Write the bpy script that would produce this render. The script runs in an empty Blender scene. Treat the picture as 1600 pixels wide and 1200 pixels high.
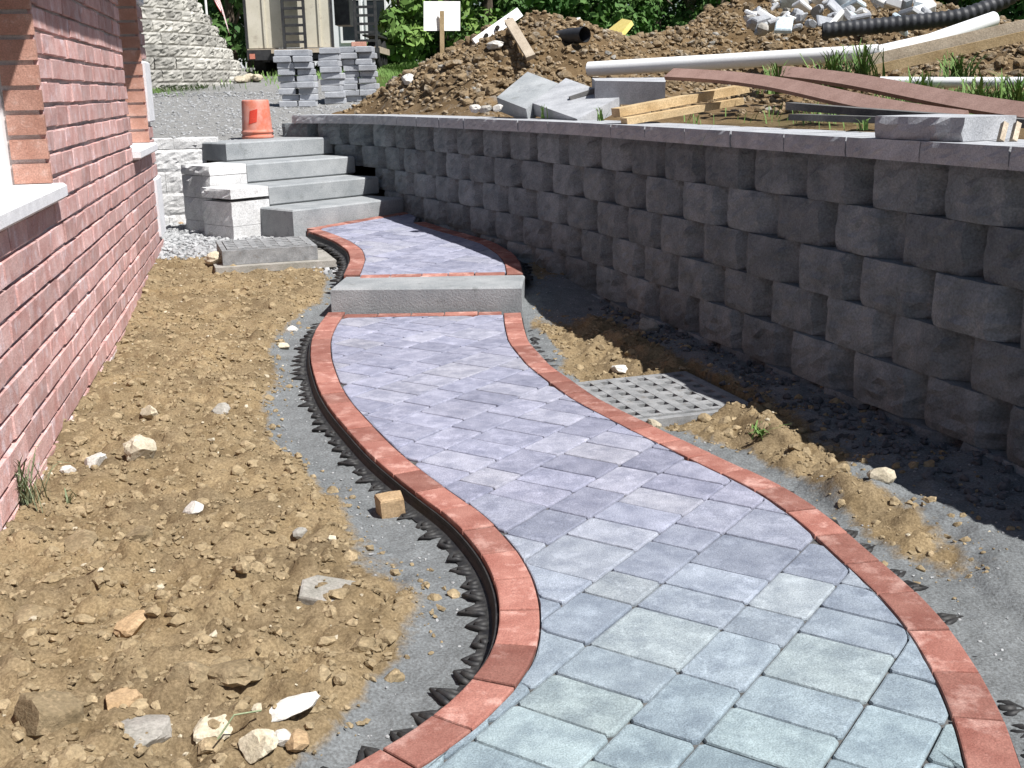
import bpy, math, random
import numpy as np
from mathutils import Matrix, Vector
random.seed(7); rng = np.random.default_rng(7)
scene = bpy.context.scene
col = scene.collection

# ------------------------------------------------------------------ camera
F_PX, PITCH, ROLL, CAMH = 1750.0, math.radians(14.8), math.radians(1.15), 1.33
FW = np.array([0, math.cos(PITCH), -math.sin(PITCH)])
_u0 = np.array([0, math.sin(PITCH), math.cos(PITCH)])
RT = math.cos(ROLL) * np.array([1., 0, 0]) - math.sin(ROLL) * _u0
UP = math.sin(ROLL) * np.array([1., 0, 0]) + math.cos(ROLL) * _u0
CAM = np.array([0, 0, CAMH])
cd = bpy.data.cameras.new('camera'); cam = bpy.data.objects.new('camera', cd); col.objects.link(cam)
cd.sensor_width = 36; cd.lens = F_PX / 1600 * 36; cd.clip_start = .05; cd.clip_end = 2000
m = Matrix.Identity(4)
for i in range(3):
    m[i][0], m[i][1], m[i][2], m[i][3] = RT[i], UP[i], -FW[i], CAM[i]
cam.matrix_world = m
scene.camera = cam
scene.render.resolution_x, scene.render.resolution_y = 1024, 768

# ------------------------------------------------------------------ light
SUN_AZ = np.array([.8, -.6]); SUN_EL = math.radians(56)
world = bpy.data.worlds.new('World'); scene.world = world; world.use_nodes = True
wn = world.node_tree
sky = wn.nodes.new('ShaderNodeTexSky'); sky.sky_type = 'NISHITA'; sky.sun_disc = False
sky.sun_elevation = SUN_EL; sky.sun_rotation = math.atan2(SUN_AZ[0], SUN_AZ[1])
bg = wn.nodes['Background']; wn.links.new(sky.outputs[0], bg.inputs[0]); bg.inputs[1].default_value = .05
sd = bpy.data.lights.new('sun', 'SUN'); sd.energy = 5.0; sd.angle = math.radians(.5); sd.color = (1, .975, .94)
so = bpy.data.objects.new('sun', sd); col.objects.link(so)
_s = Vector((SUN_AZ[0] * math.cos(SUN_EL), SUN_AZ[1] * math.cos(SUN_EL), math.sin(SUN_EL)))
so.rotation_euler = _s.to_track_quat('Z', 'Y').to_euler(); so.location = (5, -2, 12)
vs = scene.view_settings
vs.view_transform = 'Standard'; vs.look = 'None'; vs.exposure = 0.55; vs.gamma = 1; vs.use_curve_mapping = False

# ------------------------------------------------------------------ helpers
def ray(x, y): return FW * F_PX + RT * (x - 800) - UP * (y - 600)
def gp(x, y, z=0.):                       # photo pixel -> point on the level z
    d = ray(x, y); return CAM + d * ((z - CAMH) / d[2])
def at(x, y, Y):                          # photo pixel -> point at forward distance Y
    d = ray(x, y); return CAM + d * (Y / d[1])
def on_plane(x, y, a, b):                 # photo pixel -> point on z = a + b*Y
    d = ray(x, y); t = (a - CAMH) / (d[2] - b * d[1]); return CAM + d * t
def pj(P):
    d = np.asarray(P, float) - CAM; w = d @ FW
    return 800 + F_PX * (d @ RT) / w, 600 - F_PX * (d @ UP) / w, w

def _hash(i, j, s):
    v = np.sin(i * 127.1 + j * 311.7 + s * 74.7) * 43758.5453
    return v - np.floor(v)
def vnoise(x, y, s=0):
    xi, yi = np.floor(x), np.floor(y); xf, yf = x - xi, y - yi
    u, v = xf * xf * (3 - 2 * xf), yf * yf * (3 - 2 * yf)
    a, b, c, d = _hash(xi, yi, s), _hash(xi + 1, yi, s), _hash(xi, yi + 1, s), _hash(xi + 1, yi + 1, s)
    return (a + (b - a) * u) * (1 - v) + (c + (d - c) * u) * v - .5
def fbm(x, y, s=0, o=4):
    r = 0; a = 1.
    for k in range(o):
        r = r + a * vnoise(x * 2 ** k, y * 2 ** k, s + k * 13); a *= .5
    return r
def sstep(a, b, x):
    t = np.clip((x - a) / (b - a), 0, 1); return t * t * (3 - 2 * t)

def mesh(name, v, f, mt=None, smooth=False):
    me = bpy.data.meshes.new(name)
    me.from_pydata([tuple(map(float, p)) for p in v], [], [tuple(map(int, q)) for q in f])
    if mt:
        for k in (mt if isinstance(mt, (list, tuple)) else [mt]): me.materials.append(k)
    if smooth: me.polygons.foreach_set('use_smooth', [True] * len(me.polygons))
    me.update(); return me
def grid_mesh(name, X, Y, Z, mt, smooth=True, mask=None):
    ny, nx = X.shape
    v = np.stack([X, Y, Z], -1).reshape(-1, 3).astype(np.float32)
    i = np.arange(ny * nx).reshape(ny, nx)
    q = np.stack([i[:-1, :-1], i[:-1, 1:], i[1:, 1:], i[1:, :-1]], -1).reshape(-1, 4)
    if mask is not None: q = q[mask[:-1, :-1].reshape(-1)]
    me = bpy.data.meshes.new(name)
    me.vertices.add(len(v)); me.vertices.foreach_set('co', v.ravel())
    me.loops.add(q.size); me.loops.foreach_set('vertex_index', q.ravel().astype(np.int32))
    me.polygons.add(len(q)); me.polygons.foreach_set('loop_start', np.arange(0, q.size, 4, dtype=np.int32))
    me.update(calc_edges=True)
    me.polygons.foreach_set('use_smooth', np.full(len(q), smooth))
    me.materials.append(mt); return me
def obj(name, me, parent=None, loc=(0, 0, 0), rot=(0, 0, 0), color=None, scale=None):
    o = bpy.data.objects.new(name, me); col.objects.link(o)
    loc = Vector([float(c) for c in loc])
    if parent is not None:
        o.parent = parent; p = parent
        while p is not None: loc = loc - p.location; p = p.parent
    o.location = loc; o.rotation_euler = rot
    if color is not None: o.color = (*color, 1)
    if scale is not None: o.scale = scale
    return o
def tag(o, label=None, cat=None, group=None, kind=None):
    if label: o['label'] = label
    if cat: o['category'] = cat
    if group: o['group'] = group
    if kind: o['kind'] = kind
    return o
def thing(name, label, cat, loc=(0, 0, 0), group=None):
    return tag(obj(name, None, None, loc), label, cat, group)
def at_origin(me, c):                     # shift a mesh so that its origin is c (world), returns c
    me.transform(Matrix.Translation(-Vector([float(k) for k in c]))); return c

class MB:
    def __init__(s): s.v, s.f, s.m = [], [], []
    def add(s, v, f, mi=0):
        b = len(s.v); s.v += [tuple(p) for p in v]; s.f += [tuple(i + b for i in q) for q in f]; s.m += [mi] * len(f); return s
    def box(s, x0, x1, y0, y1, z0, z1, mi=0):
        return s.add([(x0, y0, z0), (x1, y0, z0), (x1, y1, z0), (x0, y1, z0), (x0, y0, z1), (x1, y0, z1), (x1, y1, z1), (x0, y1, z1)], BOXF, mi)
    def obox(s, c, ex, ey, ez, mi=0):     # centre and three half axes
        c, ex, ey, ez = map(np.asarray, (c, ex, ey, ez))
        return s.add([c + a * ex + b * ey + d * ez for d in (-1, 1) for a, b in ((-1, -1), (1, -1), (1, 1), (-1, 1))], BOXF, mi)
    def beam(s, a, b, w, h, up=(0, 0, 1), mi=0):
        a, b = np.asarray(a, float), np.asarray(b, float); t = b - a; L = np.linalg.norm(t); t = t / L
        sd = np.cross(t, up); sd /= np.linalg.norm(sd); u = np.cross(sd, t)
        return s.obox((a + b) / 2, t * L / 2, sd * w / 2, u * h / 2, mi)
    def tube(s, pts, r, n=12, cap=True, mi=0):
        pts = [np.asarray(p, float) for p in pts]; rs = r if isinstance(r, (list, tuple)) else [r] * len(pts)
        b = len(s.v); ref = np.array([.12, .2, 1.])
        for k, p in enumerate(pts):
            t = pts[min(k + 1, len(pts) - 1)] - pts[max(k - 1, 0)]; t = t / np.linalg.norm(t)
            rr = ref if abs(t @ ref) < .9 * np.linalg.norm(ref) else np.array([1., 0, 0])
            a = np.cross(t, rr); a /= np.linalg.norm(a); c = np.cross(t, a)
            for j in range(n):
                q = 2 * math.pi * j / n; s.v.append(tuple(p + rs[k] * (math.cos(q) * a + math.sin(q) * c)))
        for k in range(len(pts) - 1):
            for j in range(n):
                j2 = (j + 1) % n; s.f.append((b + k * n + j, b + k * n + j2, b + (k + 1) * n + j2, b + (k + 1) * n + j)); s.m.append(mi)
        if cap:
            s.f.append(tuple(b + j for j in range(n))[::-1]); s.m.append(mi)
            s.f.append(tuple(b + (len(pts) - 1) * n + j for j in range(n))); s.m.append(mi)
        return s
    def build(s, name, mt, parent=None, smooth=False, origin=None, color=None):
        me = mesh(name, s.v, s.f, mt, smooth); me.polygons.foreach_set('material_index', s.m)
        o_ = (0, 0, 0)
        if origin is not None: o_ = at_origin(me, origin)
        return obj(name, me, parent, o_, color=color)
BOXF = [(0, 3, 2, 1), (4, 5, 6, 7), (0, 1, 5, 4), (1, 2, 6, 5), (2, 3, 7, 6), (3, 0, 4, 7)]

def prism(poly, z0, z1, bev, zf=None, wob=0.):
    """solid with a bevelled top from a 2D outline (counter-clockwise)"""
    p = np.array(poly, float); c = p.mean(0); n = len(p)
    d = c - p; L = np.linalg.norm(d, axis=1, keepdims=True); inn = p + d / L * np.minimum(bev * 1.3, L * .5)
    mid = p + d / L * np.minimum(bev * .35, L * .3)
    v = []
    tx, ty = random.uniform(-wob, wob), random.uniform(-wob, wob)
    for ring, z in ((p, z0), (p, z1 - bev), (mid, z1 - bev * .3), (inn, z1)):
        for q in ring:
            v.append((q[0], q[1], z + (zf(q[0], q[1]) if zf else 0) + (tx * (q[0] - c[0]) + ty * (q[1] - c[1]) if z > z0 else 0)))
    f = []
    for k in range(3):
        for j in range(n): f.append((k * n + j, k * n + (j + 1) % n, (k + 1) * n + (j + 1) % n, (k + 1) * n + j))
    f.append(tuple(3 * n + j for j in range(n)))
    return v, f
def bev_box(w, d, h, b):                  # box on z=0 centred in x,y with chamfered edges
    v, f = [], []
    x, y = w / 2, d / 2
    rings = [(x - b, y - b, 0), (x, y, b), (x, y, h - b), (x - b, y - b, h)]
    for (a, c, z) in rings: v += [(-a, -c, z), (a, -c, z), (a, c, z), (-a, c, z)]
    for k in range(3):
        for j in range(4): f.append((k * 4 + j, k * 4 + (j + 1) % 4, (k + 1) * 4 + (j + 1) % 4, (k + 1) * 4 + j))
    f += [(3, 2, 1, 0), (12, 13, 14, 15)]
    return v, f

# icosphere data for stones
def _ico():
    t = (1 + 5 ** .5) / 2
    v = [(-1, t, 0), (1, t, 0), (-1, -t, 0), (1, -t, 0), (0, -1, t), (0, 1, t), (0, -1, -t), (0, 1, -t), (t, 0, -1), (t, 0, 1), (-t, 0, -1), (-t, 0, 1)]
    f = [(0, 11, 5), (0, 5, 1), (0, 1, 7), (0, 7, 10), (0, 10, 11), (1, 5, 9), (5, 11, 4), (11, 10, 2), (10, 7, 6), (7, 1, 8), (3, 9, 4), (3, 4, 2), (3, 2, 6), (3, 6, 8), (3, 8, 9), (4, 9, 5), (2, 4, 11), (6, 2, 10), (8, 6, 7), (9, 8, 1)]
    v = [np.array(p) / np.linalg.norm(p) for p in v]; return v, f
def _subdiv(v, f):
    v = list(v); cache = {}; nf = []
    def mid(a, b):
        k = (min(a, b), max(a, b))
        if k not in cache:
            p = v[a] + v[b]; cache[k] = len(v); v.append(p / np.linalg.norm(p))
        return cache[k]
    for a, b, c in f:
        x, y, z = mid(a, b), mid(b, c), mid(c, a); nf += [(a, x, z), (b, y, x), (c, z, y), (x, y, z)]
    return v, nf
ICO0 = _ico(); ICO1 = _subdiv(*ICO0); ICO2 = _subdiv(*ICO1)
def rock(r, flat=.7, lvl=ICO1, rough=.25, facets=7):
    v = np.array(lvl[0]); v = v * (1 + rng.normal(0, rough * .25, (len(v), 1)))
    for k in range(facets):               # chip flat faces off
        n = rng.normal(size=3); n /= np.linalg.norm(n); h = rng.uniform(.55, .85)
        d = v @ n; v = v - np.outer(np.maximum(0, d - h), n)
    v = v * np.array([rng.uniform(.8, 1.25), rng.uniform(.75, 1.1), flat]) * r
    a = rng.uniform(0, 6.28); c, s = math.cos(a), math.sin(a)
    return v @ np.array([[c, s, 0], [-s, c, 0], [0, 0, 1]]), lvl[1]

# ------------------------------------------------------------------ materials
def mat(name, c1, c2, scale=6., rough=.85, bump=.25, bscale=60., jit=.12, c3=None, c3amt=.5, c3scale=25., objcol=False, spec=.25, bdist=.01, fine_=.24):
    mt = bpy.data.materials.new(name); mt.use_nodes = True; nt = mt.node_tree; N = nt.nodes; Lk = nt.links.new
    bs = N['Principled BSDF']; bs.inputs['Roughness'].default_value = rough; bs.inputs['Specular IOR Level'].default_value = spec
    tc = N.new('ShaderNodeTexCoord'); oi = N.new('ShaderNodeObjectInfo')
    ml = N.new('ShaderNodeVectorMath'); ml.operation = 'SCALE'; ml.inputs[0].default_value = (37, 91, 53); Lk(oi.outputs['Random'], ml.inputs['Scale'])
    ad = N.new('ShaderNodeVectorMath'); Lk(tc.outputs['Object'], ad.inputs[0]); Lk(ml.outputs[0], ad.inputs[1]); vec = ad.outputs[0]
    def noise(sc, det=6, ro=.6):
        n = N.new('ShaderNodeTexNoise'); n.inputs['Scale'].default_value = sc; n.inputs['Detail'].default_value = det; n.inputs['Roughness'].default_value = ro
        Lk(vec, n.inputs['Vector']); return n
    def ramp(src, a, b, p0, p1):
        r = N.new('ShaderNodeValToRGB'); r.color_ramp.elements[0].position = p0; r.color_ramp.elements[1].position = p1
        r.color_ramp.elements[0].color = (*a, 1); r.color_ramp.elements[1].color = (*b, 1); Lk(src, r.inputs[0]); return r.outputs[0]
    def mix(fac, a, b, typ='MIX'):
        x = N.new('ShaderNodeMix'); x.data_type = 'RGBA'; x.blend_type = typ
        if isinstance(fac, float): x.inputs[0].default_value = fac
        else: Lk(fac, x.inputs[0])
        for s_, i in ((a, 6), (b, 7)):
            if isinstance(s_, tuple): x.inputs[i].default_value = (*s_, 1)
            else: Lk(s_, x.inputs[i])
        return x.outputs[2]
    c = ramp(noise(scale).outputs[0], c1, c2, .35, .65)
    if c3 is not None:
        fm = ramp(noise(c3scale, 8, .65).outputs[0], (0, 0, 0), (1, 1, 1), .62 - .2 * c3amt, .75)
        c = mix(fm, c, c3)
    if objcol: c = mix(1., c, oi.outputs['Color'], 'MULTIPLY')
    fine = ramp(noise(bscale * 2.5, 2).outputs[0], (1 - fine_,) * 3, (1 + fine_ * .8,) * 3, .3, .7); c = mix(1., c, fine, 'MULTIPLY')
    if jit:
        mr = N.new('ShaderNodeMapRange'); mr.inputs[3].default_value = 1 - jit; mr.inputs[4].default_value = 1 + jit
        fr = N.new('ShaderNodeMath'); fr.operation = 'FRACT'; mu = N.new('ShaderNodeMath'); mu.operation = 'MULTIPLY'; mu.inputs[1].default_value = 17.3
        Lk(oi.outputs['Random'], mu.inputs[0]); Lk(mu.outputs[0], fr.inputs[0]); Lk(fr.outputs[0], mr.inputs[0])
        cb = N.new('ShaderNodeCombineColor'); [Lk(mr.outputs[0], cb.inputs[k]) for k in range(3)]
        c = mix(1., c, cb.outputs[0], 'MULTIPLY')
    Lk(c, bs.inputs['Base Color'])
    if bump:
        b = N.new('ShaderNodeBump'); b.inputs['Strength'].default_value = bump; b.inputs['Distance'].default_value = bdist
        Lk(noise(bscale, 5, .7).outputs[0], b.inputs['Height']); Lk(b.outputs[0], bs.inputs['Normal'])
    mt['nodes_vec'] = 0
    return mt

M = {}
M['brick'] = mat('house_brick', (.50, .275, .25), (.62, .415, .39), 9, .9, .5, 70, .2, c3=(.70, .59, .62), c3amt=.5, c3scale=12)
M['jamb'] = mat('jamb_brick', (.42, .215, .16), (.53, .30, .235), 9, .9, .4, 70, .14, c3=(.6, .42, .36), c3amt=.3, c3scale=18)  # wall brick recoloured oranger: the jamb's different sunlight put into its colour
M['mortar'] = mat('mortar', (.50, .44, .42), (.62, .56, .54), 20, .95, .5, 90, 0)
M['limestone'] = mat('pale_cast_stone', (.62, .62, .64), (.74, .74, .76), 12, .9, .2, 90, .04)
M['paver'] = mat('paver', (.76, .77, .80), (1.16, 1.15, 1.13), 11, .92, .5, 110, .05, c3=(1.42, 1.40, 1.38), c3amt=.55, c3scale=17, objcol=True, fine_=.3)
M['red'] = mat('red_border_brick', (.255, .10, .078), (.35, .165, .132), 10, .9, .45, 100, .26, c3=(.58, .36, .31), c3amt=.45, c3scale=11)
M['slab'] = mat('cast_concrete', (.26, .278, .29), (.37, .385, .395), 4, .92, .55, 90, .07, c3=(.20, .21, .21), c3amt=.25, c3scale=9, fine_=.3)
M['block'] = mat('split_face_block', (.145, .172, .188), (.245, .275, .292), 7, .95, .8, 45, .2, c3=(.27, .285, .28), c3amt=.3, c3scale=22, bdist=.015)
M['cap'] = mat('cap_stone', (.33, .34, .36), (.45, .46, .48), 9, .95, .4, 70, .07)
M['pale_block'] = mat('pale_split_block', (.56, .56, .56), (.70, .70, .70), 8, .95, .55, 45, .07, c3=(.42, .41, .40), c3amt=.2, c3scale=18, bdist=.012)
M['tan_block'] = mat('weathered_block', (.30, .29, .265), (.46, .445, .405), 8, .95, .6, 40, .28, bdist=.02)
M['plastic'] = mat('black_plastic', (.015, .015, .017), (.04, .039, .038), 30, .6, .1, 60, 0, spec=.4)
M['iron'] = mat('cast_iron', (.19, .195, .20), (.31, .315, .32), 14, .85, .3, 90, .05, c3=(.16, .14, .12), c3amt=.3)
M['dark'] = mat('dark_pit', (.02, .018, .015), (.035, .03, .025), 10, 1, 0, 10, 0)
M['orange'] = mat('orange_plastic', (.52, .14, .085), (.60, .21, .14), 5, .55, .05, 60, 0, fine_=.05, c3=(.60, .40, .36), c3amt=1.0, c3scale=6)
M['print'] = mat('red_print', (.60, .05, .03), (.66, .08, .05), 5, .6, 0, 60, 0)
M['white'] = mat('white_plastic', (.78, .79, .80), (.84, .84, .84), 4, .45, .05, 30, 0, spec=.4, fine_=.05)
M['sign'] = mat('white_sign_board', (.80, .80, .80), (.85, .85, .85), 4, .6, .05, 30, 0, fine_=.05)
M['wood'] = mat('tan_lumber', (.42, .30, .16), (.58, .44, .26), 7, .85, .3, 50, .12)
M['greywood'] = mat('weathered_wood', (.40, .33, .25), (.54, .46, .36), 7, .9, .3, 50, .12)
M['brownboard'] = mat('brown_composite_board', (.24, .15, .125), (.30, .195, .165), 10, .8, .15, 60, .06)
M['darkboard'] = mat('dark_grey_board', (.10, .10, .10), (.16, .155, .15), 10, .8, .2, 60, .1)
M['corr'] = mat('black_corrugated_pipe', (.025, .027, .03), (.05, .052, .06), 10, .55, .1, 60, 0, fine_=.05, spec=.35)
M['beige'] = mat('beige_painted_panel', (.55, .51, .41), (.66, .62, .52), 3, .7, .1, 30, 0, fine_=.05, c3=(.36, .31, .24), c3amt=.25, c3scale=6)
M['steel'] = mat('dark_steel', (.03, .03, .033), (.06, .06, .062), 9, .6, .15, 50, .1)
M['tyre'] = mat('tyre_rubber', (.015, .015, .015), (.03, .03, .03), 9, .85, .2, 50, 0)
M['greyblock'] = mat('blue_grey_block', (.33, .345, .375), (.45, .465, .495), 7, .92, .35, 60, .15)
M['stone_pale'] = mat('pale_stone', (.42, .37, .27), (.56, .50, .39), 12, .95, .5, 50, .12)
M['stone_white'] = mat('white_stone', (.52, .50, .46), (.64, .62, .58), 12, .9, .4, 50, .06)
M['stone_grey'] = mat('grey_stone', (.26, .25, .22), (.36, .34, .31), 12, .95, .4, 50, .12)
M['stone_orange'] = mat('ochre_stone', (.33, .225, .125), (.42, .30, .18), 12, .95, .4, 50, .1)
M['clod'] = mat('earth_clod', (.195, .148, .086), (.31, .243, .150), 10, 1, .7, 40, .2, c3=(.42, .32, .20), c3amt=.3, bdist=.012)
M['mound'] = mat('mound_earth', (.16, .115, .066), (.30, .222, .135), 5, 1, .8, 20, .25, c3=(.36, .33, .28), c3amt=.5, c3scale=7, bdist=.03)
M['pebble'] = mat('gravel_stone', (.22, .225, .23), (.38, .385, .39), 12, .95, .4, 50, .3)
M['shade_stone'] = mat('shade_dark_stone', (.05, .055, .06), (.10, .105, .115), 12, .8, .3, 50, .3)  # bluish stone, darkened so its colour deepens the wall's shadow
M['grassblade'] = mat('grass_blade', (.10, .19, .045), (.19, .29, .09), 4, .7, 0, 30, .15)
M['leaf'] = mat('tree_leaf', (.035, .095, .022), (.095, .18, .045), 1.2, .7, 0, 30, .2)
M['leaf_light'] = mat('light_leaf', (.07, .15, .03), (.16, .25, .06), 1.2, .7, 0, 30, .2)
M['bark'] = mat('bark', (.07, .055, .04), (.13, .105, .08), 9, .95, .5, 30, .1)
M['glass'] = mat('dark_glass', (.02, .024, .03), (.03, .035, .042), 2, .08, 0, 30, 0, spec=.5)
M['redcloth'] = mat('red_cloth', (.42, .03, .04), (.48, .05, .06), 5, .8, 0, 60, 0)
M['whitecloth'] = mat('white_cloth', (.72, .70, .70), (.76, .75, .75), 5, .8, 0, 60, 0)
M['bluecloth'] = mat('blue_cloth', (.03, .045, .18), (.04, .06, .22), 5, .8, 0, 60, 0)
M['siding'] = mat('white_siding', (.70, .72, .74), (.78, .79, .80), 3, .7, .05, 30, 0, fine_=.05)
M['shingle'] = mat('grey_shingle', (.10, .10, .11), (.17, .17, .18), 8, .95, .3, 40, .05)
M['yellow'] = mat('yellow_plastic', (.60, .48, .14), (.68, .56, .20), 5, .7, .1, 40, 0)
M['bluebag'] = mat('pale_blue_sheet', (.45, .55, .62), (.58, .66, .70), 4, .5, .2, 20, .1)

def ground_mat(name, a, b, gravel, grass=None):
    """earth / stone-dust (attribute 'dust') / grass (attribute 'green')"""
    mt = bpy.data.materials.new(name); mt.use_nodes = True; nt = mt.node_tree; N = nt.nodes; Lk = nt.links.new
    bs = N['Principled BSDF']; bs.inputs['Roughness'].default_value = 1; bs.inputs['Specular IOR Level'].default_value = .1
    tc = N.new('ShaderNodeTexCoord')
    def noise(sc, det=6, ro=.6):
        n = N.new('ShaderNodeTexNoise'); n.inputs['Scale'].default_value = sc; n.inputs['Detail'].default_value = det; n.inputs['Roughness'].default_value = ro
        Lk(tc.outputs['Object'], n.inputs['Vector']); return n.outputs[0]
    def ramp(src, ca, cb, p0, p1):
        r = N.new('ShaderNodeValToRGB'); r.color_ramp.elements[0].position = p0; r.color_ramp.elements[1].position = p1
        r.color_ramp.elements[0].color = (*ca, 1); r.color_ramp.elements[1].color = (*cb, 1); Lk(src, r.inputs[0]); return r.outputs[0]
    def mix(fac, p, q, typ='MIX'):
        x = N.new('ShaderNodeMix'); x.data_type = 'RGBA'; x.blend_type = typ
        if isinstance(fac, float): x.inputs[0].default_value = fac
        else: Lk(fac, x.inputs[0])
        Lk(p, x.inputs[6]); Lk(q, x.inputs[7]); return x.outputs[2]
    dirt = ramp(noise(7, 8), a, b, .32, .68)
    pale = ramp(noise(2.3, 5), (.74, .73, .74), (1.22, 1.18, 1.12), .32, .68); dirt = mix(1., dirt, pale, 'MULTIPLY')
    fine = ramp(noise(130, 3), (.62, .6, .58), (1.25, 1.25, 1.25), .3, .7)
    gr = ramp(noise(9, 8), tuple(k * .82 for k in gravel), tuple(k * 1.15 for k in gravel), .3, .7)
    at_ = N.new('ShaderNodeAttribute'); at_.attribute_name = 'dust'
    mr = N.new('ShaderNodeMath'); mr.operation = 'ADD'; nz = N.new('ShaderNodeMapRange'); nz.inputs[3].default_value = -.45; nz.inputs[4].default_value = .45; Lk(noise(14, 8, .7), nz.inputs[0])
    Lk(at_.outputs['Fac'], mr.inputs[0]); Lk(nz.outputs[0], mr.inputs[1])
    c = mix(ramp(mr.outputs[0], (0, 0, 0), (1, 1, 1), .38, .62), dirt, gr)
    if grass:
        ag = N.new('ShaderNodeAttribute'); ag.attribute_name = 'green'
        c = mix(ag.outputs['Fac'], c, ramp(noise(6, 8), tuple(k * .7 for k in grass), tuple(k * 1.3 for k in grass), .3, .7))
    c = mix(1., c, fine, 'MULTIPLY'); Lk(c, bs.inputs['Base Color'])
    bp = N.new('ShaderNodeBump'); bp.inputs['Strength'].default_value = .7; bp.inputs['Distance'].default_value = .012
    Lk(noise(75, 6, .75), bp.inputs['Height']); Lk(bp.outputs[0], bs.inputs['Normal'])
    return mt
M['ground'] = ground_mat('earth_and_stone_dust', (.19, .143, .082), (.31, .245, .152), (.19, .203, .21))
M['upper'] = ground_mat('drive_gravel_and_earth', (.11, .075, .04), (.20, .145, .085), (.25, .25, .245), (.06, .12, .025))

# ------------------------------------------------------------------ plan of the place
LAND_B = .04; LAND_A = .15 - LAND_B * 7.25            # the upper landing: z = A + B*Y
def zpath(x, y): return 0. if y < 6.9 else LAND_A + LAND_B * y
def curve(pix, up=False):
    return np.array([(on_plane(x, y, LAND_A, LAND_B) if up else gp(x, y))[:2] for x, y in pix])
# inner edges of the red border, read off the photograph
LI = curve([(678, 1187), (750, 1134), (784, 1100), (819, 1058), (836, 1031), (844, 994), (845, 956), (839, 922), (828, 894), (806, 857), (756, 804), (700, 766), (662, 738), (619, 704), (578, 662), (553, 635), (534, 607), (523, 579), (517, 559), (516, 531), (523, 512), (539, 488)])
RI = curve([(1510, 1200), (1491, 1121), (1457, 1046), (1420, 982), (1367, 922), (1300, 862), (1244, 810), (1181, 766), (1069, 713), (975, 666), (892, 623), (825, 572), (795, 535), (789, 510), (787, 490)])
LI2 = curve([(562, 429), (571, 405), (566, 390), (544, 375), (520, 366), (500, 359)], True)
RI2 = curve([(792, 429), (789, 410), (778, 396), (750, 379), (700, 365), (668, 356), (646, 348)], True)
def extend(c, n0, d0):
    t = c[0] - c[1]; t /= np.linalg.norm(t); return np.vstack([[c[0] + t * d0 + np.array(n0)], c])
LI = extend(LI, (-.12, 0), .55); RI = extend(RI, (0, 0), .6)
def smooth_curve(c, step=.02, it=40):
    d = np.r_[0, np.cumsum(np.linalg.norm(np.diff(c, axis=0), axis=1))]
    s = np.linspace(0, d[-1], int(d[-1] / step) + 2); q = np.c_[np.interp(s, d, c[:, 0]), np.interp(s, d, c[:, 1])]
    for _ in range(it): q[1:-1] = .25 * q[:-2] + .5 * q[1:-1] + .25 * q[2:]
    return q
LI, RI, LI2, RI2 = [smooth_curve(c) for c in (LI, RI, LI2, RI2)]
LI2[:, 1] = np.maximum.accumulate(LI2[:, 1]); RI2[:, 1] = np.maximum.accumulate(RI2[:, 1])
def normals(c):
    t = np.gradient(c, axis=0); t /= np.linalg.norm(t, axis=1, keepdims=True); return np.c_[-t[:, 1], t[:, 0]]
BW = .105
LO, RO, LO2, RO2 = LI + normals(LI) * BW, RI - normals(RI) * BW, LI2 + normals(LI2) * BW, RI2 - normals(RI2) * BW
Y_FRONT = 6.80                                         # riser of the middle step
def xl(y): return np.where(np.asarray(y) < 7.0, np.interp(y, LO[:, 1], LO[:, 0]), np.interp(y, LO2[:, 1], LO2[:, 0]))
def xr(y): return np.where(np.asarray(y) < 7.0, np.interp(y, RO[:, 1], RO[:, 0]), np.interp(y, RO2[:, 1], RO2[:, 0]))
# retaining wall: the foot line of its face
RW = smooth_curve(np.array([(3.0, -.1), (2.12, 2.6), (1.75, 3.7), (1.5, 4.45), (1.1, 5.6), (.79, 6.45), (.5, 7.3), (0, 8.35), (-.78, 9.85), (-1.08, 10.45), (-1.42, 10.98), (-1.85, 11.38), (-2.36, 11.66)]), .02, 120)
# stairs
SE = np.array([.669, .743]); SP = np.array([-.743, .669])
F1 = on_plane(459, 360, LAND_A, LAND_B)[:2]
Z_ST = [.395, .560, .728, .897]; ST_W = 1.24
def stepf(k): return F1 + np.array([-.262, .385]) * k  # front left corner of step k
# brick house face
WA = gp(0, 840, -.03)[:2]; WB = gp(245, 420, .03)[:2]
WD = (WB - WA) / np.linalg.norm(WB - WA); WN = np.array([WD[1], -WD[0]])
def wp(s, o=0.): return WA + WD * s + WN * o
S_END = 6.0

# ------------------------------------------------------------------ lower ground
def base_ground(X, Y):
    xl_, xr_ = xl(Y), xr(Y)
    left = -.055 + .21 * sstep(6.3, 9.7, Y)
    right = -.05 + .15 * sstep(6.4, 7.9, Y) + .12 * sstep(8, 10, Y)
    mid = np.where(Y < 6.9, -.075, LAND_A + LAND_B * Y - .075)
    t = np.clip((X - xl_) / .02, 0, 1); z = left * (1 - t) + mid * t
    t = np.clip((X - xr_ + .02) / .02, 0, 1); z = z * (1 - t) + right * t
    return z
gx, gy = np.arange(-3.7, 2.75, .0135), np.arange(1.15, 10.95, .0135)
GX, GY = np.meshgrid(gx, gy)
dl = xl(GY) - GX; dr = GX - xr(GY)                     # distances outside the two edges
out = np.maximum(dl, dr)
base = base_ground(GX, GY)
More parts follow.
